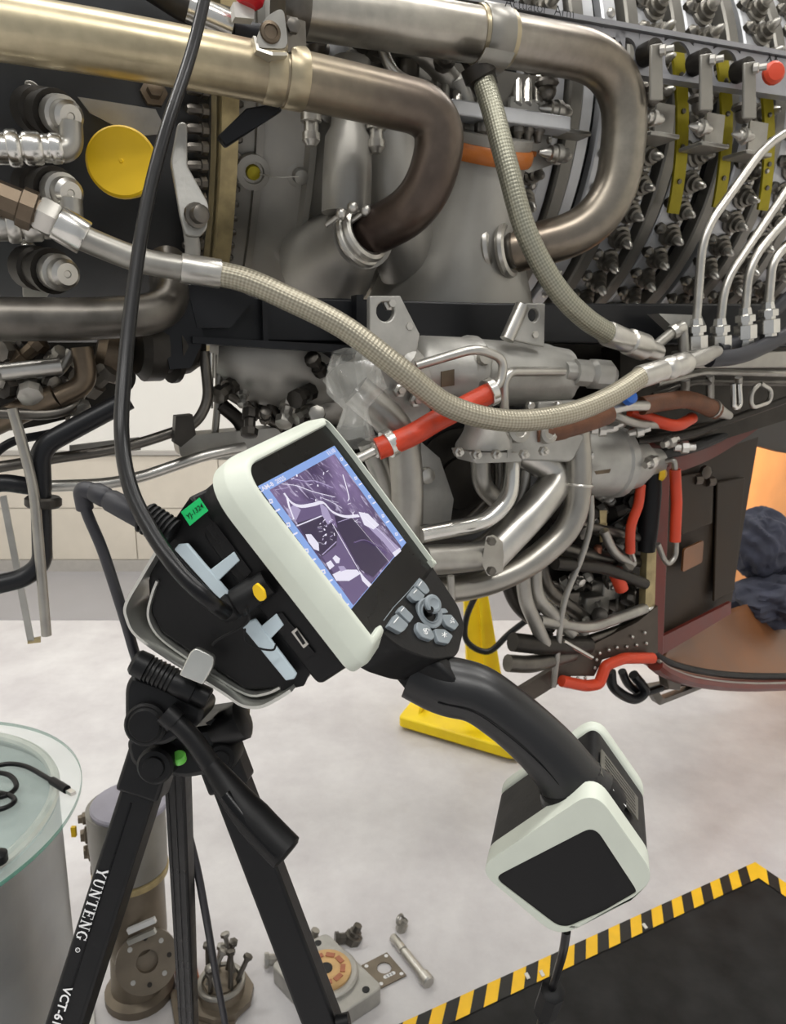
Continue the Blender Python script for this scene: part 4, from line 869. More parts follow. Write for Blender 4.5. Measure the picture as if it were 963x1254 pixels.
# ------------------------------------------------------------------ yellow engine stand
st = empty('engine_stand', F(565, 905), 'yellow engine stand with flat foot on the floor behind the black grip', 'stand')
p = [F(488, 893), F(512, 862), F(640, 872), F(672, 930), F(625, 934)]
build('foot', MB().prism([q + UP * .012 for q in rpoly(p, .02, 4)], UP * .045), YELLOW, st, bevel=.006)
pb = F(610, 885); 
def up_at(px, py, base): # point above a floor point, on the upright plane through it that faces the camera
    r = ray(px, py); return CAM + r * (base.y / r.y)
build('upright', MB().prism([up_at(568, 722, pb), up_at(597, 722, pb), up_at(625, 890, pb), up_at(575, 890, pb)], V((0, .06, 0))), YELLOW, st, bevel=.004)
build('flange', MB().prism([up_at(585, 722, pb) - V((0, .03, 0)), up_at(589, 722, pb) - V((0, .03, 0)), up_at(602, 890, pb) - V((0, .03, 0)), up_at(598, 890, pb) - V((0, .03, 0))], V((0, .03, 0))), YELLOW, st)
q0 = F(520, 872)
build('gusset', MB().prism([F(512, 890) + UP * .057, F(528, 868) + UP * .057, F(532, 868) + UP * .11, F(516, 884) + UP * .1], V((.012, .004, 0))), YELLOW, st)
build('foot_bolt', MB().nut(F(600, 892) + UP * .057, UP, .02, .02), DARKST, st)
build('air_line', MB().tube(catmull([up_at(x, y, pb - V((0, .12, 0))) for x, y in ((590, 715), (572, 755), (572, 785), (598, 798), (625, 775), (655, 752), (668, 740))]), .012, 10), BLACKP, label='black air hose looped in front of the yellow stand', cat='hose')
# ------------------------------------------------------------------ hazard-edged platform at the lower right
H0 = .05
c0, c1, c2 = F(925, 1056, H0), F(430, 1281, H0), F(1010, 1107, H0)
e1, e2 = (c1 - c0), (c2 - c0); e1n = e1.normalized(); e2n = (e2 - e1n * e2.dot(e1n)).normalized()
pf = empty('work_platform', F(800, 1200), 'low black work platform edged with yellow and black hazard tape', 'platform')
L1, L2 = e1.length * 1.15, .82
build('deck', MB().prism([c0 - UP * H0, c0 + e1n * L1 - UP * H0, c0 + e1n * L1 + e2n * L2 - UP * H0, c0 + e2n * L2 - UP * H0], UP * (H0 - .001)), MATB, pf, bevel=.004)
def hazard(o, d, inn, Ln, wd):
    mb = MB(); n = int(Ln / .075)
    for k in range(n + 1):
        a0_, b0_ = k * .075, k * .075 + .0375
        sk_ = .045
        for m_, (x0, x1) in enumerate(((a0_, b0_), (b0_, a0_ + .075))):
            x0, x1 = min(x0, Ln), min(x1, Ln)
            if x1 - x0 < .002: continue
            i0 = len(mb.v)
            mb.v += [o + d * x0, o + d * x1, o + d * min(x1 + sk_, Ln) + inn * wd, o + d * min(x0 + sk_, Ln) + inn * wd]
            mb.face([i0, i0 + 1, i0 + 2, i0 + 3], None, m_, False)
    return mb
TAPEK = mat('black_tape', (20, 20, 18), 0, .45, .1)
TAPEY = mat('yellow_tape', (236, 186, 30), 0, .45, .06)
z = UP * .001
for o_, d_, i_, Ln in ((c0 + z, e1n, e2n, L1), (c0 + z * 1.5, e2n, e1n, L2)):
    build('hazard_tape', hazard(o_, d_, i_, Ln, .05), [TAPEY, TAPEK], pf, label='yellow and black striped tape')
for px, py in ((646, 1195), (664, 1192), (790, 1134)):
    a = F(px, py, H0 + .003); build('paper_scrap', MB().box(a, V((.004, .002, 0)), V((-.002, .008, 0)), UP * .001), PAPER, label={646: 'tiny white scrap on the black platform, left of the ferrite cable', 664: 'tiny white scrap on the black platform, touching the cable', 790: 'tiny white scrap on the platform below the white box corner'}[px], cat='scrap')
# ------------------------------------------------------------------ glass table and drum at the left
GZ = .80
cen = F(-178, 1004, GZ)
Rg = (F(82, 1000, GZ) - cen).length
gl = build('glass_table_top', MB().lathe(cen - UP * .01, UP, [(0, Rg - .001), (.001, Rg), (.006, Rg), (.007, Rg - .001)], 96, smooth=False), [GLASS, GLASSEDGE], label='round clear glass table top with a green edge', cat='table top')
for p_ in gl.data.polygons:
    if abs(p_.normal.z) < .8: p_.material_index = 1
Rd = (F(52, 1000, GZ - .012) - F(-178, 1004, GZ - .012)).length
cd = F(-178, 1004, GZ - .012); 
dr = empty('drum', V((cd.x, cd.y, 0)), 'big round brushed steel drum standing under the glass top', 'drum')
build('shell', MB().lathe(V((cd.x, cd.y, 0)), UP, [(0, Rd * 1.0), (.02, Rd), (.3, Rd * .995), (.31, Rd * 1.01), (.33, Rd * 1.01), (.34, Rd * .995), (GZ - .05, Rd), (GZ - .035, Rd)], 72, smooth=False, caps=False), DRUM, dr)
build('rim', MB().torus(V((cd.x, cd.y, GZ - .0215)), UP, Rd * .985, .0085, 72, 8), SILVER, dr)
build('lid', MB().lathe(V((cd.x, cd.y, GZ - .05)), UP, [(0, Rd * .99), (.01, Rd * .99)], 64), mat('drum_lid', (150, 160, 160), .4, .4, .1), dr)
G = lambda x, y, h=.006: F(x, y, GZ + h)
cb_ = empty('charging_cable', G(20, 960, 0), 'black cable coiled on the glass with a silver plug over the rim', 'cable')
build('cord', MB().tube(catmull([G(-40, 955), G(0, 937), G(30, 938), G(60, 954), G(80, 966)]), .0042, 10).tube(catmull([G(-30, 945, .014), G(8, 948, .012), G(20, 962, .008), G(8, 974, .006), G(-20, 980, .006)]), .0042, 10).tube(catmull([G(-30, 970), G(5, 972), G(18, 980), G(4, 990), G(-30, 995)]), .0042, 10), RUB, cb_)
build('plug', MB().cyl(G(64, 956, .007), G(82, 967, .007), .007, 12), RUB, cb_)
build('plug_tip', MB().box((G(84, 968.5, .007) + G(90, 972, .007)) / 2, (G(90, 972, .007) - G(84, 968.5, .007)) / 2, UP * .003, V((.003, .003, 0))), CHROME, cb_)
build('rubber_stopper', MB().lathe(F(-3, 1055, GZ + .002), UP, [(0, .014), (.012, .014), (.016, .008)], 14), BLACKB, label='small black stopper on the glass at the left edge', cat='stopper')
# ------------------------------------------------------------------ pump assembly behind the tripod
pb = F(172, 1215)
def at(px, py, base=None):                # on the upright camera-facing plane through the pump's foot
    r = ray(px, py); return CAM + r * ((base or pb).y / r.y)
PU = empty('pump', pb, 'grey and brown pump with a lavender lid standing behind the tripod leg', 'pump')
tc, lc = at(160, 985), at(160, 1062)
rp_ = (at(206, 985) - at(114, 985)).length / 2
hh = tc.z - lc.z
build('upper_body', MB().lathe(lc, UP, [(0, rp_ * .9), (.004, rp_ * .97), (hh * .5, rp_), (hh, rp_)], 36), PUMPG, PU)
build('lid', MB().lathe(tc, UP, [(0, rp_ * 1.02), (.006, rp_ * 1.02), (.010, rp_ * .98), (.012, rp_ * .7), (.013, .001)], 36), LAV, PU, label='lavender lid')
build('collar', MB().lathe(lc - UP * .016, UP, [(0, rp_ * .98), (.014, rp_ * 1.0), (.016, rp_ * .95)], 36), OLIVE, PU)
b2 = at(170, 1165)
build('lower_body', MB().lathe(b2, UP, [(0, rp_ * .72), (.05, rp_ * .8), (lc.z - b2.z - .016, rp_ * .82)], 30), PUMPB, PU, label='brown lower body')
for px, py, s_ in ((108, 1020, 1.), (112, 1040, 1.1), (120, 1062, .8), (105, 1000, .7)):
    build('side_fitting', MB().lathe(at(px + 8, py), V((-1, -.4, 0)), [(0, .02 * s_), (.02, .02 * s_), (.022, .014 * s_), (.03, .013 * s_)], 8), PUMPB, PU)
build('yellow_tag', MB().box(at(108, 1008) + V((-.02, -.03, 0)), V((.005, 0, 0)), UP * .012, V((0, .004, 0))), YELCAP, PU)
for k in range(2):
    build('name_plate', MB().box(at(186, 1105 + k * 13) + V((0, -rp_ * .84, 0)), V((.03, .004, .012)), V((-.002, 0, .006)), V((0, .004, 0))), PRINT if k == 0 else SILVER, PU)
fc = at(190, 1150) + V((0, -.06, 0)); fn = V((.35, -.8, .45)).normalized()
fu, fw = perp(fn)
Rf = .068
circ = [fc + fu * (Rf * cos(2 * pi * j / 36)) + fw * (Rf * sin(2 * pi * j / 36)) for j in range(36)]
inn = [fc + fu * (.024 * cos(2 * pi * j / 36)) + fw * (.024 * sin(2 * pi * j / 36)) for j in range(36)]
fl2 = build('flange', MB().ringprism(circ, inn, fn * .018), PUMPB, PU)
build('flange_neck', MB().cyl(fc - fn * .07, fc, .045, 24), PUMPB, PU)
for j in range(8):
    if j in (0,): continue
    a = 2 * pi * j / 8; build('bolt_hole', MB().cyl(fc + fu * (.048 * cos(a)) + fw * (.048 * sin(a)) + fn * .018, fc + fu * (.048 * cos(a)) + fw * (.048 * sin(a)) + fn * .0195, .0055, 10), STEEL if j % 2 else SOOT, fl2)
bs = V((pb.x, pb.y, 0))
build('base', MB().lathe(bs, UP, [(0, .08), (.02, .08), (.03, .065), (max(.05, b2.z + .01), .06)], 24), PUMPB, PU)
# white boards and parts on the floor near the pump
build('white_board', MB().prism([F(48, 1180), F(80, 1148), F(112, 1190), F(120, 1300), F(60, 1300)], UP * .012), PAPER, label='white flat board on the floor beneath the brown pump', cat='board', bevel=.002)
cp = F(205, 1205)
build('copper_block', MB().prism([F(212, 1182, .002), F(236, 1177, .002), F(246, 1217, .002), F(220, 1227, .002)], UP * .05), FLESH, label='copper-coloured block between pump flange and rear tripod leg', cat='block', bevel=.006)
fx = F(115, 1235)
build('small_red_part', MB().box(F(62, 1195) + UP * .02, V((.006, 0, 0)), V((0, .006, 0)), UP * .02), ORANGER, label='small orange part at the foot of the drum', cat='part', bevel=.002)
# bolt cluster
bc = F(272, 1222, .011)
bcl = empty('bolt_cluster', bc, 'round brown hub with upright bolts on the floor right of the rear leg', 'hub')
build('hub', MB().lathe(bc, UP, [(0, .075), (.015, .075), (.018, .055), (.04, .05), (.045, .04), (.05, .04)], 10), PUMPB, bcl)
build('ring', MB().torus(bc + UP * .045, UP, .05, .007, 24, 8), SATIN, bcl)
rng = random.Random(2)
for k in range(9):
    a = 2 * pi * k / 9; p0 = bc + V((.035 * cos(a), .035 * sin(a), .04)); d_ = V((rng.uniform(-.3, .5), rng.uniform(-.3, .3), 1)).normalized(); Lb = rng.uniform(.06, .11)
    build('bolt', MB().cyl(p0, p0 + d_ * Lb, .006, 8).lathe(p0 + d_ * Lb, d_, [(0, .011), (.008, .011), (.01, .006)], 6), SATIN if k % 2 else DARKST, bcl)
build('flat_foot', MB().prism([F(208, 1215, .001), F(300, 1225, .001), F(285, 1262, .001), F(215, 1262, .001)], UP * .01), PUMPB, label='flat brown plate under the bolt hub', cat='plate')
# valve plate with brass disc
vp = empty('valve_plate', F(402, 1215), 'square grey valve plate with round brass disc behind the right tripod leg', 'valve plate')
pl = [F(332, 1200), F(400, 1160), F(470, 1228), F(400, 1275)]
pz = [q + UP * .028 for q in rpoly(pl, .02, 5)]
build('plate', MB().prism([q - UP * .027 for q in pz], UP * .045), CASTAL, vp, bevel=.003)
vc = (pl[0] + pl[1] + pl[2] + pl[3]) / 4 + UP * .046; rd_ = .078
build('rim', MB().lathe(vc - UP * .001, UP, [(0, rd_), (.008, rd_), (.012, rd_ * .94), (.012, rd_ * .9)], 40), CASTAL, vp)
dk = build('disc', MB().lathe(vc + UP * .010, UP, [(0, rd_ * .78), (.006, rd_ * .78), (.008, rd_ * .72), (.009, .001)], 36), BRASS, vp, label='brass port disc')
for k in range(9):
    a = 2 * pi * k / 9; build('port', MB().box(vc + V((cos(a), sin(a), 0)) * rd_ * .52 + UP * .019, V((-sin(a), cos(a), 0)) * .011, V((cos(a), sin(a), 0)) * .006, UP * .0012), FLESH, dk)
build('bore', MB().cyl(vc + UP * .0185, vc + UP * .0205, .016, 20), BLACKP, dk)
for i in range(4):
    for s_ in (.18, .82) if i % 2 == 0 else (.5,):
        q = pl[i] * (1 - s_) + pl[(i + 1) % 4] * s_; q = q + (vc - q) * .16
        build('bolt_hole', MB().cyl(V((q.x, q.y, .0455)), V((q.x, q.y, .0475)), .009, 14), BLACKP, vp)
for (px, py), lb in (((345, 1172), 'small steel fitting behind the valve plate, left of the tripod leg'), ((378, 1152), 'pale steel fitting standing between tripod leg and valve plate'), ((430, 1146), 'dark steel fitting with hex head alone on the floor'), ((490, 1132), 'small ring-topped clip lying on the floor above the long pin')):
    b_ = F(px, py + 8); f_ = empty('pipe_fitting', b_, lb, 'fitting')
    sc_ = 1.0 if px != 490 else .62
    build('body', MB().lathe(b_, UP + V((.4, .1, 0)), [(0, .02 * sc_), (.006, .024 * sc_), (.022, .024 * sc_), (.024, .017 * sc_), (.034, .017 * sc_), (.036, .012 * sc_), (.052 * sc_, .011 * sc_)], 8), DARKST if px == 430 else SATIN, f_)
    if px == 490: build('ring', MB().torus(b_ + UP * .035, V((.8, -.6, .1)), .012, .004, 18, 6), SATIN, f_)
    else: build('arm', MB().lathe(b_ + UP * .014, V((-1, -.2, .1)), [(0, .013), (.03, .013), (.032, .017), (.042, .017)], 8), DARKST if px == 430 else STEEL, f_)
# gasket plate
gp = [F(443, 1184), F(474, 1168), F(498, 1196), F(466, 1212)]
gc = sum(gp, V()) / 4
go = []; 
for i in range(4):
    for j in range(8): go.append(gp[i] * (1 - j / 8) + gp[(i + 1) % 4] * (j / 8))
gi = [gc + (q - gc).normalized() * .018 + (gp[1] - gc) * .12 for q in go]
gk = build('gasket_plate', MB().ringprism([q + UP * .001 for q in go], [q + UP * .001 for q in gi], UP * .004), PUMPB, label='thin brown square gasket with a round hole on the floor', cat='gasket')
ORG[gk.name] = gk.location.copy()
for q in gp:
    p_ = gc + (q - gc) * .78; build('bolt_hole', MB().cyl(V((p_.x, p_.y, .0052)), V((p_.x, p_.y, .0056)), .005, 12), PRINT, gk)
for k in range(4):
    p_ = gc + (gp[3] - gc) * .35 + (gp[2] - gp[3]) * (.1 * k - .02) + (gp[2] - gc) * .15; build('slot', MB().cyl(V((p_.x, p_.y, .0052)), V((p_.x, p_.y, .0056)), .0055, 10), PRINT, gk)
# long pin
r_ = .014; a, b = F(481, 1147, r_), F(526, 1204, r_); Lp = (b - a).length
build('steel_pin', MB().lathe(a, b - a, [(0, r_ * .6), (.004, r_ * .8), (Lp * .3, r_ * .8), (Lp * .31, r_ * .55), (Lp * .34, r_ * .55), (Lp * .35, r_ * .8), (Lp * .84, r_ * .8), (Lp * .85, r_ * 1.15), (Lp * .98, r_ * 1.15), (Lp, r_ * .9)], 18), STEEL, label='long round steel pin lying next to the hazard tape', cat='pin')
# ------------------------------------------------------------------ tripod
TP = empty('tripod', V((-.2, .64, 0)), 'black aluminium photo tripod holding the inspection device', 'tripod')
def leg(top, bot_, wpx, depth_px, name='leg'):
    ex = (bot_ - top); t = ex.normalized(); bot2 = top + ex * ((top.z - .02) / -ex.z) if ex.z else bot_
    side = t.cross(FWD).normalized(); fr = side.cross(t).normalized()
    if fr.dot(FWD) > 0: fr = -fr
    hw_ = wpx / 2 * dep(top) / FPX; hd = depth_px / 2 * dep(top) / FPX
    o = build(name, MB().prism([top - side * hw_ - fr * hd, top + side * hw_ - fr * hd, top + side * hw_ * .8 + fr * hd, top - side * hw_ * .8 + fr * hd], bot2 - top), TRIP, TP, bevel=.003)
    return o, top, bot2, t, side, fr, hw_, hd
# front left
lt, lb_ = P(193, 905, .70), P(78, 1262, .70)
o, top_, bt_, t_, sd, fr, hw_, hd = leg(lt, lb_, 52, 30)
build('foot_tip', MB().sphere(bt_, .02, 12), BLACKB, o)
mid_ = top_ + t_ * .0
build('groove', MB().prism([top_ + t_ * .06 + fr * (hd + .0003) + sd * hw_ * k for k in (-.18, -.10)] + [bt_ + fr * (hd + .0003) + sd * hw_ * k for k in (-.10, -.18)], fr * .0006), BLACKG, o)
def leglabel(txt, px, py, size, ln):
    # facing plane of the leg front
    q = top_ + fr * (hd + .0006); r = ray(px, py); p_ = CAM + r * ((q - CAM).dot(fr) / r.dot(fr))
    return text_mb(txt, p_, t_, fr.cross(t_), size, .0004, .02, .0)
# serif capitals drawn as strokes: x0, y0, x1, y1, thickness
GLY = {'Y': [(.1, 1, .5, .48, .2), (.9, 1, .5, .48, .11), (.5, .5, .5, 0, .2), (-.02, .97, .32, .97, .07), (.68, .97, 1.02, .97, .07), (.3, .03, .7, .03, .07)],
       'U': [(.2, 1, .2, .3, .2), (.2, .32, .32, .08, .17), (.32, .08, .62, .06, .12), (.62, .06, .8, .3, .11), (.8, .3, .8, 1, .1), (0, .97, .42, .97, .07), (.62, .97, 1, .97, .07)],
       'N': [(.17, 0, .17, 1, .09), (.14, 1, .82, 0, .2), (.83, 0, .83, 1, .09), (0, .03, .36, .03, .07), (-.02, .97, .26, .97, .07), (.64, .97, 1.02, .97, .07)],
       'T': [(.5, 0, .5, 1, .2), (0, .96, 1, .96, .08), (.03, .74, .03, 1, .07), (.97, .74, .97, 1, .07), (.28, .03, .72, .03, .07)],
       'E': [(.22, 0, .22, 1, .2), (0, .96, .9, .96, .08), (.88, .74, .88, 1, .07), (0, .04, .92, .04, .08), (.9, 0, .9, .28, .07), (.22, .52, .62, .52, .08), (.62, .38, .62, .66, .06)],
       'G': [(.9, .74, .88, .98, .07), (.88, .84, .62, .96, .09), (.64, .96, .36, .92, .11), (.38, .93, .16, .68, .16), (.15, .7, .15, .3, .2), (.16, .32, .38, .07, .16), (.36, .08, .64, .04, .1), (.62, .04, .84, .16, .1), (.8, .1, .8, .42, .18), (.58, .43, 1.0, .43, .07)]}
def leg_point(px, py):
    q = top_ + fr * (hd + .0007); r = ray(px, py); return CAM + r * ((q - CAM).dot(fr) / r.dot(fr))
def serif_mb(word, a, b, hgt):
    d_ = (b - a); n_l = len(word); cwid = d_.length / n_l; ux = d_.normalized(); uy = fr.cross(ux).normalized(); mb = MB()
    for i_, ch in enumerate(word):
        for x0, y0, x1, y1, th in GLY[ch]:
            p0_ = a + ux * (cwid * (i_ + .08 + .84 * x0)) + uy * (hgt * (y0 - .5)); p1_ = a + ux * (cwid * (i_ + .08 + .84 * x1)) + uy * (hgt * (y1 - .5))
            dd_ = (p1_ - p0_).normalized(); nn_ = fr.cross(dd_) * (th * hgt * .42)
            mb.prism([p0_ - nn_, p1_ - nn_, p1_ + nn_, p0_ + nn_], fr * .0002)
    return mb
build('lettering', serif_mb('YUNTENG', leg_point(127, 1063), leg_point(98.5, 1152), .0105), PRINT, o, label='white lettering YUNTENG')
build('lettering', leglabel('\u00ae', 95, 1163, .006, 0), PRINT, o)
build('lettering', leglabel('VCT-618', 74.5, 1236, .0118, 0), PRINT, o, label='white model lettering')
build('upper_sleeve', MB().prism([top_ - t_ * .01 - sd * hw_ * 1.18 - fr * hd * 1.2, top_ - t_ * .01 + sd * hw_ * 1.18 - fr * hd * 1.2, top_ - t_ * .01 + sd * hw_ * 1.0 + fr * hd * 1.25, top_ - t_ * .01 - sd * hw_ * 1.0 + fr * hd * 1.25], t_ * .062), TRIP, o, bevel=.003)
# front right
rt_, rb = P(262, 905, .715), P(398, 1262, .725)
o, top2, bt2, t2, sd2, fr2, hw2, hd2 = leg(rt_, rb, 50, 26)
build('foot_tip', MB().sphere(bt2, .02, 12), BLACKB, o)
build('upper_sleeve', MB().prism([top2 - t2 * .01 - sd2 * hw2 * 1.15 - fr2 * hd2 * 1.2, top2 - t2 * .01 + sd2 * hw2 * 1.15 - fr2 * hd2 * 1.2, top2 - t2 * .01 + sd2 * hw2 * 1.0 + fr2 * hd2 * 1.25, top2 - t2 * .01 - sd2 * hw2 * 1.0 + fr2 * hd2 * 1.25], t2 * .058), TRIP, o, bevel=.003)
build('leg_cap', MB().cyl(P(413, 1254, .71), P(428, 1250, .71), .008, 12), BLACKB, o)
# rear
p0, p1 = P(216, 930, .74), P(231, 1262, 1.05)
o, top3, bt3, t3, sd3, fr3, hw3, hd3 = leg(p0, p1, 32, 24)
for k in (-.55, 0, .55):
    build('rib', MB().prism([top3 + fr3 * hd3 + sd3 * hw3 * (k - .1), top3 + fr3 * hd3 + sd3 * hw3 * (k + .1), bt3 + fr3 * hd3 + sd3 * hw3 * (k + .1), bt3 + fr3 * hd3 + sd3 * hw3 * (k - .1)], fr3 * .0015), BLACKG, o)
build('foot_tip', MB().sphere(bt3, .02, 12), BLACKB, o)
# collar and hinges
def ppx(l, d): return [P(x, y, d) for x, y in l]
build('collar', MB().prism(rpoly(ppx([(152, 905), (285, 885), (283, 925), (262, 948), (225, 955), (200, 950), (160, 940)], .675), .01), FWD * .09), TRIP, TP, bevel=.005)
for px, py, d, r in ((190, 938, .655, .0165), (272, 928, .67, .014)):
    h_ = build('hinge', MB().lathe(P(px, py, d), -FWD, [(-.03, r), (0, r), (.003, r * .85), (.0035, r * .6), (.006, r * .55), (.0065, r * .1)], 24), BLACKB, TP)
build('spirit_level', MB().lathe(P(220, 930, .668), -FWD * .6 + UP, [(0, .0065), (.005, .0065), (.007, .005), (.0075, .001)], 20), LEVEL, TP, label='green spirit level')
build('side_knob', MB().lathe(P(262, 898, .68), RGT + UP * .5, [(0, .012), (.014, .017), (.03, .018), (.034, .012)], 14), TRIP, TP)
build('side_knob_wing', MB().prism(rpoly(ppx([(250, 886), (266, 878), (283, 884), (281, 893), (262, 890)], .67), .003), FWD * .03), TRIP, TP, bevel=.002)
# head
build('head_body', MB().prism(rpoly(ppx([(152, 842), (160, 826), (200, 840), (250, 868), (246, 886), (222, 902), (200, 914), (170, 912), (152, 892)], .64), .006), FWD * .05), TRIP, TP, bevel=.004)
build('tilt_disc', MB().lathe(P(180, 886, .638), -FWD, [(-.01, .0185), (.004, .0185), (.006, .0165), (.0055, .015), (.0075, .013), (.008, .001)], 28), BLACKB, TP)
a, b = P(163, 809, .635), P(256, 856, .64); Lk = (b - a).length
kn = MB().lathe(a, b - a, [(0, .009), (.003, .0115), (.014, .012)] + [q for i in range(6) for q in ((.0145 + i * .004, .0105), (.017 + i * .004, .0118), (.0182 + i * .004, .0105))] + [(.042, .0115), (Lk * .8, .0115), (Lk * .81, .0095), (Lk * .98, .0095), (Lk, .008)], 22)
build('clamp_knob', kn, TRIP, TP, label='ribbed clamp barrel')
build('clamp_base', MB().prism(ppx([(160, 824), (170, 830), (246, 868), (232, 880), (200, 860), (158, 845)], .645), FWD * .03), TRIP, TP, bevel=.003)
build('clamp_lug', MB().prism(rpoly(ppx([(219, 827), (233, 798), (240, 793), (262, 804), (261, 816), (248, 839)], .615), [.002, .003, .003, .003, .003, .002]), FWD * .008 + DWN * .0), SILVER, TP, bevel=.0012, label='silver clamp lug')
hp = catmull(ppx([(206, 876), (222, 890), (240, 910), (258, 936), (270, 952)], .63))
build('pan_handle', MB().tube(hp, .0085, 14), TRIP, TP)
build('handle_ferrule', MB().cyl(P(203, 872, .63), P(216, 884, .63), .0105, 16), TRIP, TP)
gpth = catmull([P(258, 936, .63), P(275, 958, .628), P(296, 985, .622), P(318, 1010, .616), P(340, 1033, .61), P(353, 1046, .607)], 6)
rr = [.0085 + (.0152 - .0085) * min(1, i / 16) - (.0035 if i > len(gpth) - 2 else 0) for i in range(len(gpth))]
build('handle_grip', MB().tube(gpth, rr, 18), BLACKB, TP, label='rubber handle grip')
build('grip_inlay', MB().tube([p_ - FWD * .0095 + RGT * -.0005 for p_ in gpth[8:-4]], .0062, 12, flat=.8), BLACKG, TP)
# ------------------------------------------------------------------ the inspection device
SCOPE = empty('inspection_device', D(90, 100, -60), 'handheld industrial inspection device with lit screen, pale green-white bumpers and curved black handle', 'device')
def sp(name, mb, m, parent=None, **k): return build(name, mb, m, parent or SCOPE, **k)
def xy(poly, z): return [D(x, y, z) for x, y in poly]
def rr2(pts, r, n=6): return [(q[0], q[1]) for q in rpoly([V((x, y, 0)) for x, y in pts], r, n)]
# black body behind the bezel
sp('body', MB().prism(xy(rr2([(-21, -29), (200, -31), (203, 160), (-21, 161)], [56, 40, 10, 10]), -58), DW * .0545), BLACKB, bevel=.003)
sp('rear_body', MB().prism([DX(x, y, -14) for x, y in ((232, 606), (186, 684), (180, 712), (182, 748), (196, 776), (240, 806), (300, 846), (340, 846), (374, 836), (385, 812), (300, 700))], DU * .175), BLACKB, bevel=.004)
sp('screen_glass', MB().prism(xy(rr2([(-6, -22), (200, -32), (205, 166), (-6, 160)], [16, 22, 4, 8], 8), -3), DW * .003), BLACKG)
# pale bumper: an inverted U with hooked ends
def open_round(pts, r, n=10):
    pts = [V((x, y, 0)) for x, y in pts]; out = [pts[0]]
    for i in range(1, len(pts) - 1):
        a, b, c = pts[i - 1:i + 2]; k = min(r[i - 1], (a - b).length * .49, (c - b).length * .49)
        p, q = b + (a - b).normalized() * k, b + (c - b).normalized() * k
        for j in range(n + 1):
            t = j / n; out.append(p * (1 - t) ** 2 + b * 2 * t * (1 - t) + q * t * t)
    out.append(pts[-1]); return out
bpath = open_round([(11, 167), (-27, 167), (-27, -33), (206, -39), (212, 4), (205, 171), (190, 171)], [15, 46, 44, 30, 8])
prof = [(0, -23), (0, -11), (.6, -9), (9.4, 3.6), (10.6, 4.8), (14, 5.6), (15.2, 5.2), (15.6, 4), (15.6, -23)]
rings = []
for i, q in enumerate(bpath):
    t = (bpath[min(i + 1, len(bpath) - 1)] - bpath[max(i - 1, 0)]).normalized(); nn = V((-t.y, t.x, 0))
    if nn.dot(V((90, 70, 0)) - q) < 0: nn = -nn
    if i in (0, 1): nn = V((0, -1, 0))
    if i >= len(bpath) - 2: nn = V((0, -1, 0))
    k_ = .72 if q.x > 190 else 1
    rings.append([D(q.x + nn.x * a * k_, q.y + nn.y * a * k_, z_) for a, z_ in prof])
bp = MB().rings(rings)
sp('bumper', bp, WHITEP, label='pale green-white bumper frame')
# keypad wedge below the screen
kp = rr2([(14, 158), (196, 160), (186, 214), (166, 230), (108, 236), (60, 214), (24, 180)], [4, 4, 8, 8, 14, 20, 10])
sp('keypad_block', MB().prism(xy(kp, -42), DW * .042), BLACKB, bevel=.004)
sp('parting_line', MB().tube([DZ(x, y, .4) for x, y in ((470, 760), (482, 744), (500, 725), (514, 708))], .0004, 6), GREYK)
kx = lambda cx_, cy_, z: DZ(460 + cx_ / 8.025, 690 + cy_ / 8.025, z)
KEYS = [[(440, 140), (500, 200), (540, 270), (500, 305), (455, 270), (400, 215)], [(390, 225), (490, 315), (455, 365), (385, 370), (330, 310)],
        [(265, 405), (380, 520), (340, 580), (325, 570), (220, 465)], [(205, 490), (330, 600), (285, 660), (250, 680), (125, 610)],
        [(415, 570), (530, 610), (590, 720), (555, 755), (455, 720), (405, 640)], [(580, 640), (680, 645), (765, 710), (720, 790), (620, 770)], [(650, 500), (750, 500), (825, 600), (785, 655), (700, 610)], [(640, 440), (690, 440), (722, 480), (660, 490), (630, 470)]]
keyo = []
for i, k in enumerate(KEYS):
    top_k = [kx(x, y, 4) for x, y in k]
    keyo.append(sp('key', MB().prism(rpoly(top_k, .003, 3), DW * -.006), GREYK, bevel=.0008))
def strokes(pp, parent, wpx=.9, z=4.3, m=PRINT):
    mb = MB()
    for ln in pp: mb.tube([kx(x, y, z) for x, y in ln], .00045, 6)
    return sp('symbol', mb, m, parent)
strokes([[(425, 220), (455, 180)]], keyo[0]); strokes([[(375, 292), (405, 260)]], keyo[1]); strokes([[(250, 470), (280, 437)]], keyo[2]); strokes([[(180, 585), (225, 530)]], keyo[3])
strokes([[(480, 640), (470, 655), (480, 670), (500, 660), (495, 640)], [(500, 640), (530, 650), (525, 665)], [(478, 680), (495, 695), (512, 690), (510, 670), (495, 665)], [(485, 655), (500, 690)]], keyo[4])
strokes([[(655, 685), (700, 720)], [(680, 675), (678, 728)], [(655, 712), (700, 690)]], keyo[5])
strokes([[(755, 535), (770, 545), (760, 555), (748, 545), (755, 535)], [(735, 565), (745, 560), (750, 580), (738, 585)], [(755, 575), (770, 565), (772, 585)]], keyo[6])
dc = kx(492, 512, 0)
da = (DW - DU * .42).normalized()
dc = dc + DW * .004
dp = sp('dial_ring', MB().lathe(dc - da * .006, da, [(0, .0152), (.0085, .0152), (.009, .0138), (.0082, .0122), (.0082, .0108), (.0094, .0102), (.009, .009), (.0055, .0085), (.0055, .001)], 36), GREYK, label='round grey dial')
build('well', MB().lathe(dc - da * .0003, da, [(0, .0082), (.0005, .0082)], 24), BLACKG, dp)
js = sp('joystick', MB().lathe(dc + DW * .001, kx(535, 430, 18) - dc, [(0, .0035), (.014, .0035)], 12), BLACKG)
kc = kx(560, 402, 14); ka = DW * .8 - DU * .45
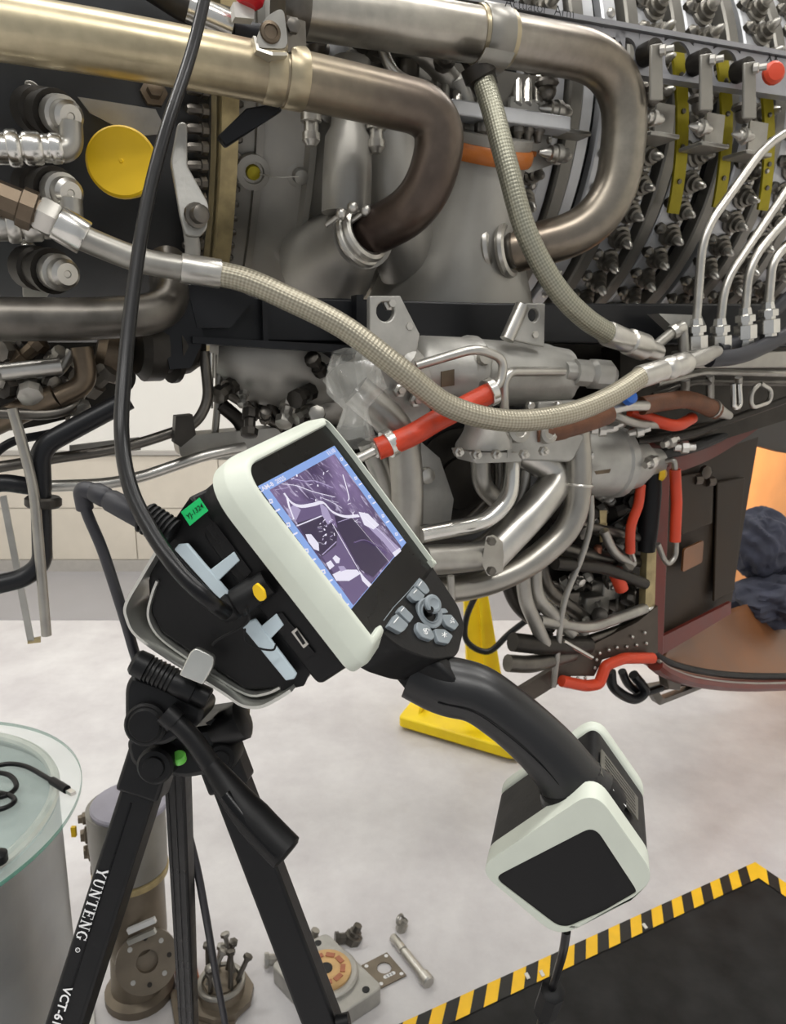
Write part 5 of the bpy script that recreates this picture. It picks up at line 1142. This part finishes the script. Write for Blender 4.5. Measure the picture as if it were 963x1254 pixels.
build('cap', MB().lathe(kc - ka.normalized() * .003, ka, [(0, .007), (.002, .0092), (.0045, .0094), (.006, .0078), (.0062, .0055), (.0056, .0046), (.0056, .001)], 28), GREYK, js, label='grey joystick cap')
# screen
def uv(u, v, z=.4): return D(u * 176.5, v * 125, z)
W4 = [DZ(316, 595.5, .3), DZ(409.5, 546, .3), DZ(497.5, 664.7, .3), DZ(429, 747.3, .3)]
scr = sp('display', MB().prism(W4, DW * .0003), SCRB, label='lit screen with a purple camera picture')
z3 = lambda cx_, cy_, z: DZ(300 + cx_ / 4.377, 540 + cy_ / 4.377, z)     # screen details read from a crop of the screen
build('picture', MB().prism([z3(x, y, .7) for x, y in ((132, 262), (480, 70), (840, 570), (582, 882))], DW * .0002), SCRP, scr)
def patch(pts, m, z): return build('picture_detail', MB().prism([z3(x, y, z) for x, y in pts], DW * .00012), m, scr)
def line(pts, wpx, m, z):
    mb = MB(); q = [z3(x, y, z) for x, y in pts]
    wv = wpx / 4.377 * .6 / FPX
    mb.tube(catmull(q, 4), wv / 2 * 1.4, 6, flat=.25); return build('picture_detail', mb, m, scr)
patch([(215, 280), (270, 320), (400, 330), (480, 450), (600, 690), (690, 740), (582, 880), (470, 700), (400, 600), (280, 440)], SCRM, .95)
patch([(280, 440), (410, 400), (500, 470), (490, 560), (415, 620), (350, 560)], SCRD, 1.05)
patch([(480, 400), (580, 410), (770, 640), (690, 730), (620, 690), (500, 480)], SCRD, 1.0)
patch([(230, 370), (262, 340), (300, 370), (275, 425), (248, 410)], SCRL, 1.2)
patch([(325, 500), (355, 500), (395, 550), (398, 590), (370, 580), (340, 540)], SCRW, 1.2)
patch([(470, 715), (520, 690), (600, 690), (620, 712), (560, 750), (490, 750)], SCRW, 1.2)
patch([(400, 330), (440, 360), (470, 430), (445, 450), (415, 400)], SCRL, 1.2)
patch([(610, 380), (660, 390), (720, 450), (690, 475), (640, 450)], SCRW, 1.25)
patch([(660, 460), (720, 470), (830, 575), (800, 615), (740, 540)], SCRL, 1.2)
patch([(610, 690), (640, 730), (680, 770), (665, 785), (630, 750)], SCRW, 1.25)
patch([(790, 600), (830, 572), (838, 590), (805, 622)], SCRW, 1.3)
patch([(435, 655), (460, 640), (480, 670), (455, 690)], SCRW, 1.35); patch([(470, 628), (485, 612), (510, 630), (505, 655), (490, 655)], SCRW, 1.35); patch([(500, 672), (530, 670), (545, 690), (515, 700)], SCRL, 1.35)
line([(280, 455), (410, 402)], 12, SCRW, 1.4); line([(415, 610), (490, 540)], 7, SCRL, 1.4)
line([(210, 280), (250, 330), (300, 350), (370, 340), (420, 330), (470, 380), (540, 405), (610, 400)], 16, SCRW, 1.35)
line([(250, 200), (320, 215), (380, 215), (470, 250)], 12, SCRL, 1.4); line([(200, 230), (280, 240), (360, 270), (480, 300)], 10, SCRW, 1.4); line([(160, 262), (230, 250)], 6, SCRL, 1.4)
line([(525, 180), (540, 230), (558, 300), (552, 322)], 4, SCRW, 1.4); line([(470, 445), (610, 690)], 4, SCRW, 1.4); line([(575, 410), (780, 655)], 4, SCRW, 1.4)
line([(585, 545), (640, 530), (700, 560), (760, 600)], 14, SCRM, 1.3); line([(640, 410), (740, 500), (820, 590)], 5, SCRW, 1.4); line([(500, 435), (560, 415)], 7, SCRL, 1.4)
line([(225, 300), (240, 360), (262, 420)], 7, SCRW, 1.4); line([(405, 300), (470, 330), (520, 360)], 6, SCRW, 1.45); line([(430, 310), (500, 330)], 4, SCRW, 1.45)
rng = random.Random(4)
for k in range(46):
    x, y = (rng.uniform(400, 480), rng.uniform(420, 560)) if k < 26 else ((rng.uniform(240, 460), rng.uniform(160, 330)) if k < 38 else (rng.uniform(560, 690), rng.uniform(330, 440)))
    a = rng.uniform(0, 3); dx, dy = cos(a) * rng.uniform(4, 12), sin(a) * rng.uniform(3, 8)
    line([(x - dx, y - dy), (x + dx, y + dy)], rng.uniform(3, 6), rng.choice([SCRW, SCRL, SCRW]), 1.5)
sd_ = (z3(480, 60, 1) - z3(80, 262, 1)).normalized(); dn_ = (z3(560, 900, 1) - z3(80, 262, 1)).normalized()
build('lettering', text_mb('CAM-8  2025', z3(146, 232, 1.0), sd_, -dn_, .0056, .0002, .02, 0, 1.7), SCRW, scr)
build('lettering', text_mb('11:10', z3(462, 60, 1.0), sd_, -dn_, .0062, .0002, .03, 0, 1.6), SCRW, scr)
for x, y in ((138, 324), (232, 450), (330, 590), (420, 702), (508, 832), (518, 98), (594, 200), (668, 300), (740, 402), (812, 500)):
    left = (x < 510 and y > 300 and y - 262 > (x - 80) * 1.0)
    s_ = 12 if left else 8
    build('icon', MB().prism([z3(x + a_ * s_, y + b_ * s_, .9) for a_, b_ in ((-1, -.9), (.6, -1.2), (1.1, .7), (-.3, 1.1))], DW * .0002), SCRW, scr)
    build('icon', MB().prism([z3(x + a_ * s_, y + b_ * s_, 1.2) for a_, b_ in ((-.4, -.3), (.3, -.5), (.4, .2), (-.1, .4))], DW * .0002), SCRB, scr)
    build('icon', MB().tube([z3(x + s_ * 2.3, y + s_ * 4.4, .9), z3(x + s_ * 4.0, y + s_ * 3.5, .9)], .0007, 6), SCRW, scr)
# left flank: recesses, flap, straps, label, sockets
def side(name, pts, m, X=-22, th=2.0, **k): return sp(name, MB().prism([DX(x, y, X - th) for x, y in pts], DU * (th / 1000)), m, **k)
side('port_bay', [(252, 646), (262, 638), (308, 700), (300, 708)], BLACKG, -22, .6)
side('port_bay', [(330, 760), (345, 750), (386, 800), (372, 808)], BLACKG, -22, .6)
lab = side('label_sticker', [(221.5, 627), (244, 609.5), (255, 625.5), (232.5, 644)], GREEN, -22, .5, label='green sticker')
lc_ = DX(239, 626.5, -22.7)
build('lettering', text_mb('YJ-1324', lc_, DX(250, 617.5, -22.7) - DX(232, 632, -22.7), DX(236, 620, -22.7) - DX(242, 632, -22.7), .0060, .0003, .01), BLACKP, lab)
side('ledge', [(206, 648), (232, 610), (262, 640), (300, 694), (360, 778), (385, 812), (372, 840), (345, 846), (240, 700)], BLACKB, -14, 3)
side('port_flap', [(213, 673), (218, 667), (229, 666), (286, 733), (280, 738), (272, 738)], PALEB, -22, 3, bevel=.0010, label='pale blue port flap')
side('port_flap', [(296, 768), (300, 763), (312, 758), (363, 826), (360, 832), (350, 834)], PALEB, -22, 3, bevel=.0010, label='pale blue port flap')
side('flap_strap', [(256, 699), (286, 676), (293, 687), (268, 711)], PALEB, -22, 2, bevel=.0006)
side('flap_strap', [(314, 772), (338, 752), (347, 766), (328, 786)], PALEB, -22, 2, bevel=.0006)
us = side('usb_socket', [(357, 774), (363, 769), (378, 789), (372, 794)], STEEL, -22, .9)
build('tongue', MB().prism([DX(x, y, -23.4) for x, y in ((361, 775), (364, 772), (374, 788), (371, 790))], DU * .0004), BLACKG, us)
# connector plugged into the flank
pc = DX(292, 744, -26)
pg = sp('side_connector', MB().lathe(DX(270, 752, -40), DX(330, 712, -22) - DX(270, 752, -40), [(0, .008), (.004, .0105), (.012, .0115), (.014, .010), (.016, .0122), (.034, .0122), (.036, .0108), (.046, .0108)], 24), BLACKB)
build('yellow_mark', MB().prism(rpoly([DX(x, y, -40) for x, y in ((311, 717), (316, 713), (325, 722), (327, 733), (320, 735), (313, 727))], .002), DU * -.003), YELCAP, pg, label='yellow mark')
tie = sp('tether', MB().tube(catmull([DX(x, y, -44) for x, y in ((302, 744), (305, 758), (296, 768), (280, 776), (266, 784), (260, 790))]), .0011, 8).tube(catmull([DX(x, y, -32) for x, y in ((300, 770), (302, 786), (318, 794), (334, 796), (338, 790))]), .0009, 8), BLACKB)
# bail frame round the back
bl = [DX(x, y, -26) for x, y in ((191, 676), (172, 708), (154, 740), (155, 758), (166, 778), (200, 803), (240, 828), (275, 850), (296, 864), (318, 866), (340, 856), (356, 846))]
sp('carry_frame', MB().ribbon(catmull(bl, 5), DU * .055, .0028), SILVER, label='silver carrying frame')
il = [DX(x, y, -17) for x, y in ((192, 712), (186, 728), (181, 752), (188, 772), (206, 790), (250, 820), (300, 850), (325, 850), (344, 842))]
sp('inner_frame', MB().ribbon(catmull(il, 4), DU * .03, .0022), SILVER)
# gland and rear lead
g0, g1 = DX(186, 632, -10), DX(214, 668, -10)
ga = P(176, 632, .60); gb = P(212, 655, .60)
prof = []
Lg = (gb - ga).length
for k in range(7): prof += [(Lg * k / 7, .0115), (Lg * (k + .45) / 7, .0135), (Lg * (k + .8) / 7, .0135), (Lg * (k + .95) / 7, .0115)]
sp('cable_gland', MB().lathe(ga, gb - ga, prof, 22), BLACKB, label='ribbed cable gland')
gl_ = empty('power_lead', P(130, 620, .6), 'black lead with thick elbow plug entering the back of the device', 'cable')
build('plug_body', MB().lathe(P(112, 600, .61), P(186, 640, .60) - P(112, 600, .61), [(0, .0065), (.004, .0085), (.014, .0088), (.016, .0078), (.02, .0095), (.05, .0098), (.054, .008), (.058, .008)], 20), HOSEBLK, gl_)
build('elbow', MB().tube(fillet([P(122, 605, .61), P(99, 597, .61), P(104, 622, .62)], .012, 8), .0072, 14), HOSEBLK, gl_)
build('cord', MB().tube(catmull([P(100, 606, .612), P(108, 632, .62), P(125, 672, .63), P(141, 720, .645), P(155, 765, .66), P(165, 800, .68), P(178, 840, .72), P(205, 930, .79), P(238, 1050, .86), P(252, 1120, .9), P(264, 1190, .98), P(280, 1275, 1.08)]), .0047, 12), HOSEBLK, gl_)
# handle
hx = lambda pts, X: [DX(x, y, X) for x, y in pts]
hp = catmull(hx([(506, 822), (541, 838), (583, 849), (619, 873), (650, 899), (676, 925), (697, 952), (706, 968)], 92), 6)
n_ = len(hp); rr = []
for i in range(n_):
    t = i / (n_ - 1)
    rr.append(0.0305 - .0035 * math.sin(pi * min(1, t * 1.1)) - .004 * max(0, 1 - t * 5) + (.006 * (t - .85) / .15 if t > .85 else 0))
sp('handle', MB().tube(hp, rr, 28), mat('handle_plastic', (20, 20, 21), 0, .36, .1, 40, .05, .05, .5), label='curved black handle')
sp('handle_collar', MB().prism([DX(x, y, 70) for x, y in ((464, 810), (500, 806), (536, 812), (560, 834), (572, 866), (546, 861), (508, 863), (492, 842))], DU * .022), BLACKB, bevel=.005, bseg=3)
sp('handle_seam', MB().tube([p_ - DU * .0285 + DV_ * .004 for p_ in hp[6:-10]], .0006, 6), BLACKG)
# battery base
def slabx(pts, x0, x1, r): return MB().prism(rpoly([D(x0, y, z) for y, z in pts], r, 8), DU * ((x1 - x0) / 1000))
face = [(401, -90), (381, 54), (481, 50), (497, -66)]
body = [(401, -84), (387, 50), (477, 46), (492, -62)]
def grow(pts, k): 
    cy_ = sum(p[0] for p in pts) / 4; cz_ = sum(p[1] for p in pts) / 4; return [(cy_ + (p[0] - cy_) * k, cz_ + (p[1] - cz_) * k) for p in pts]
sp('base_body', slabx(grow(face, .95), 60, 158, .012), BLACKB, bevel=.003)
f3 = [D(47, y, z) for y, z in face]
outr = rpoly([D(46, y, z) for y, z in face], .022, 8); pan = [(414, -84), (409, 36), (491, 29), (494, -58)]
innr = rpoly([D(46, y, z) for y, z in [(416, -82), (411, 33), (489, 27), (491, -58)]], .012, 8)
sp('base_bumper', MB().ringprism(outr, innr, DU * .024), WHITEP, bevel=.006, bseg=3, label='pale green-white bumper ring')
sp('base_panel', slabx([(416, -82), (411, 33), (489, 27), (491, -58)], 47.5, 62, .012), BLACKB, bevel=.001, label='flat black panel')
outr2 = rpoly([D(158, y, z) for y, z in grow(face, 1.0)], .022, 8); innr2 = rpoly([D(158, y, z) for y, z in grow(face, .8)], .012, 8)
sp('base_bumper', MB().ringprism(outr2, innr2, DU * .018), WHITEP, bevel=.005, bseg=3)
sp('handle_boot', MB().lathe(hp[-4], hp[-1] - hp[-6], [(-.008, .031), (.004, .033), (.016, .038), (.03, .039)], 28, smooth=True), BLACKB)
zl = 53
lb2 = sp('side_label', MB().prism([D(x, y, 51.5) for x, y in ((85, 392), (126, 393), (124, 452), (88, 450))], DW * .0015), mat('grey_label', (88, 86, 78), 0, .5, .2, 60), label='grey striped label')
for k in range(7):
    build('stripe', MB().box(D(88 + k * 5.4, 422, 53.2), DU * .0008, DV_ * .024, DW * .0001), BLACKG, lb2)
build('stripe', MB().box(D(86, 420, 53.4), DU * .0035, DV_ * .010, DW * .0001), PRINT, lb2)
# ------------------------------------------------------------------ cables
kb_ = empty('black_cable', P(250, 30, .78), 'thick black cable running from the top edge down to the device', 'cable')
build('cord', MB().tube(catmull([P(264, -70, .80), P(248, 10, .78), P(232, 72, .76), P(203, 160, .72), P(180, 250, .69), P(164, 350, .66), P(153, 450, .63), P(149, 530, .61), P(159, 595, .585), P(185, 650, .565), P(220, 700, .55), (P(255, 734, .548)), (DX(276, 750, -40) + P(276, 750, .552)) / 2], 8), .0062, 16), RUB, kb_)
fe = empty('ferrite_cable', F(680, 1235, .1), 'thin black cable with a ferrite block hanging from the base of the device', 'cable')
b0 = D(100, 498, -30); b0 = P(694, 1140, .70)
build('cord', MB().tube(catmull([b0, P(690, 1165, .72), P(683, 1190, .76), P(675, 1215, .8), P(662, 1254, .86), P(650, 1300, .95), F(640, 1345, .06)]), .0042, 10), RUB, fe)
build('ferrite', MB().lathe(P(678, 1212, .79), P(661, 1258, .85) - P(678, 1212, .79), [(0, .009), (.003, .0135), (.055, .0135), (.058, .009)], 8), BLACKB, fe)
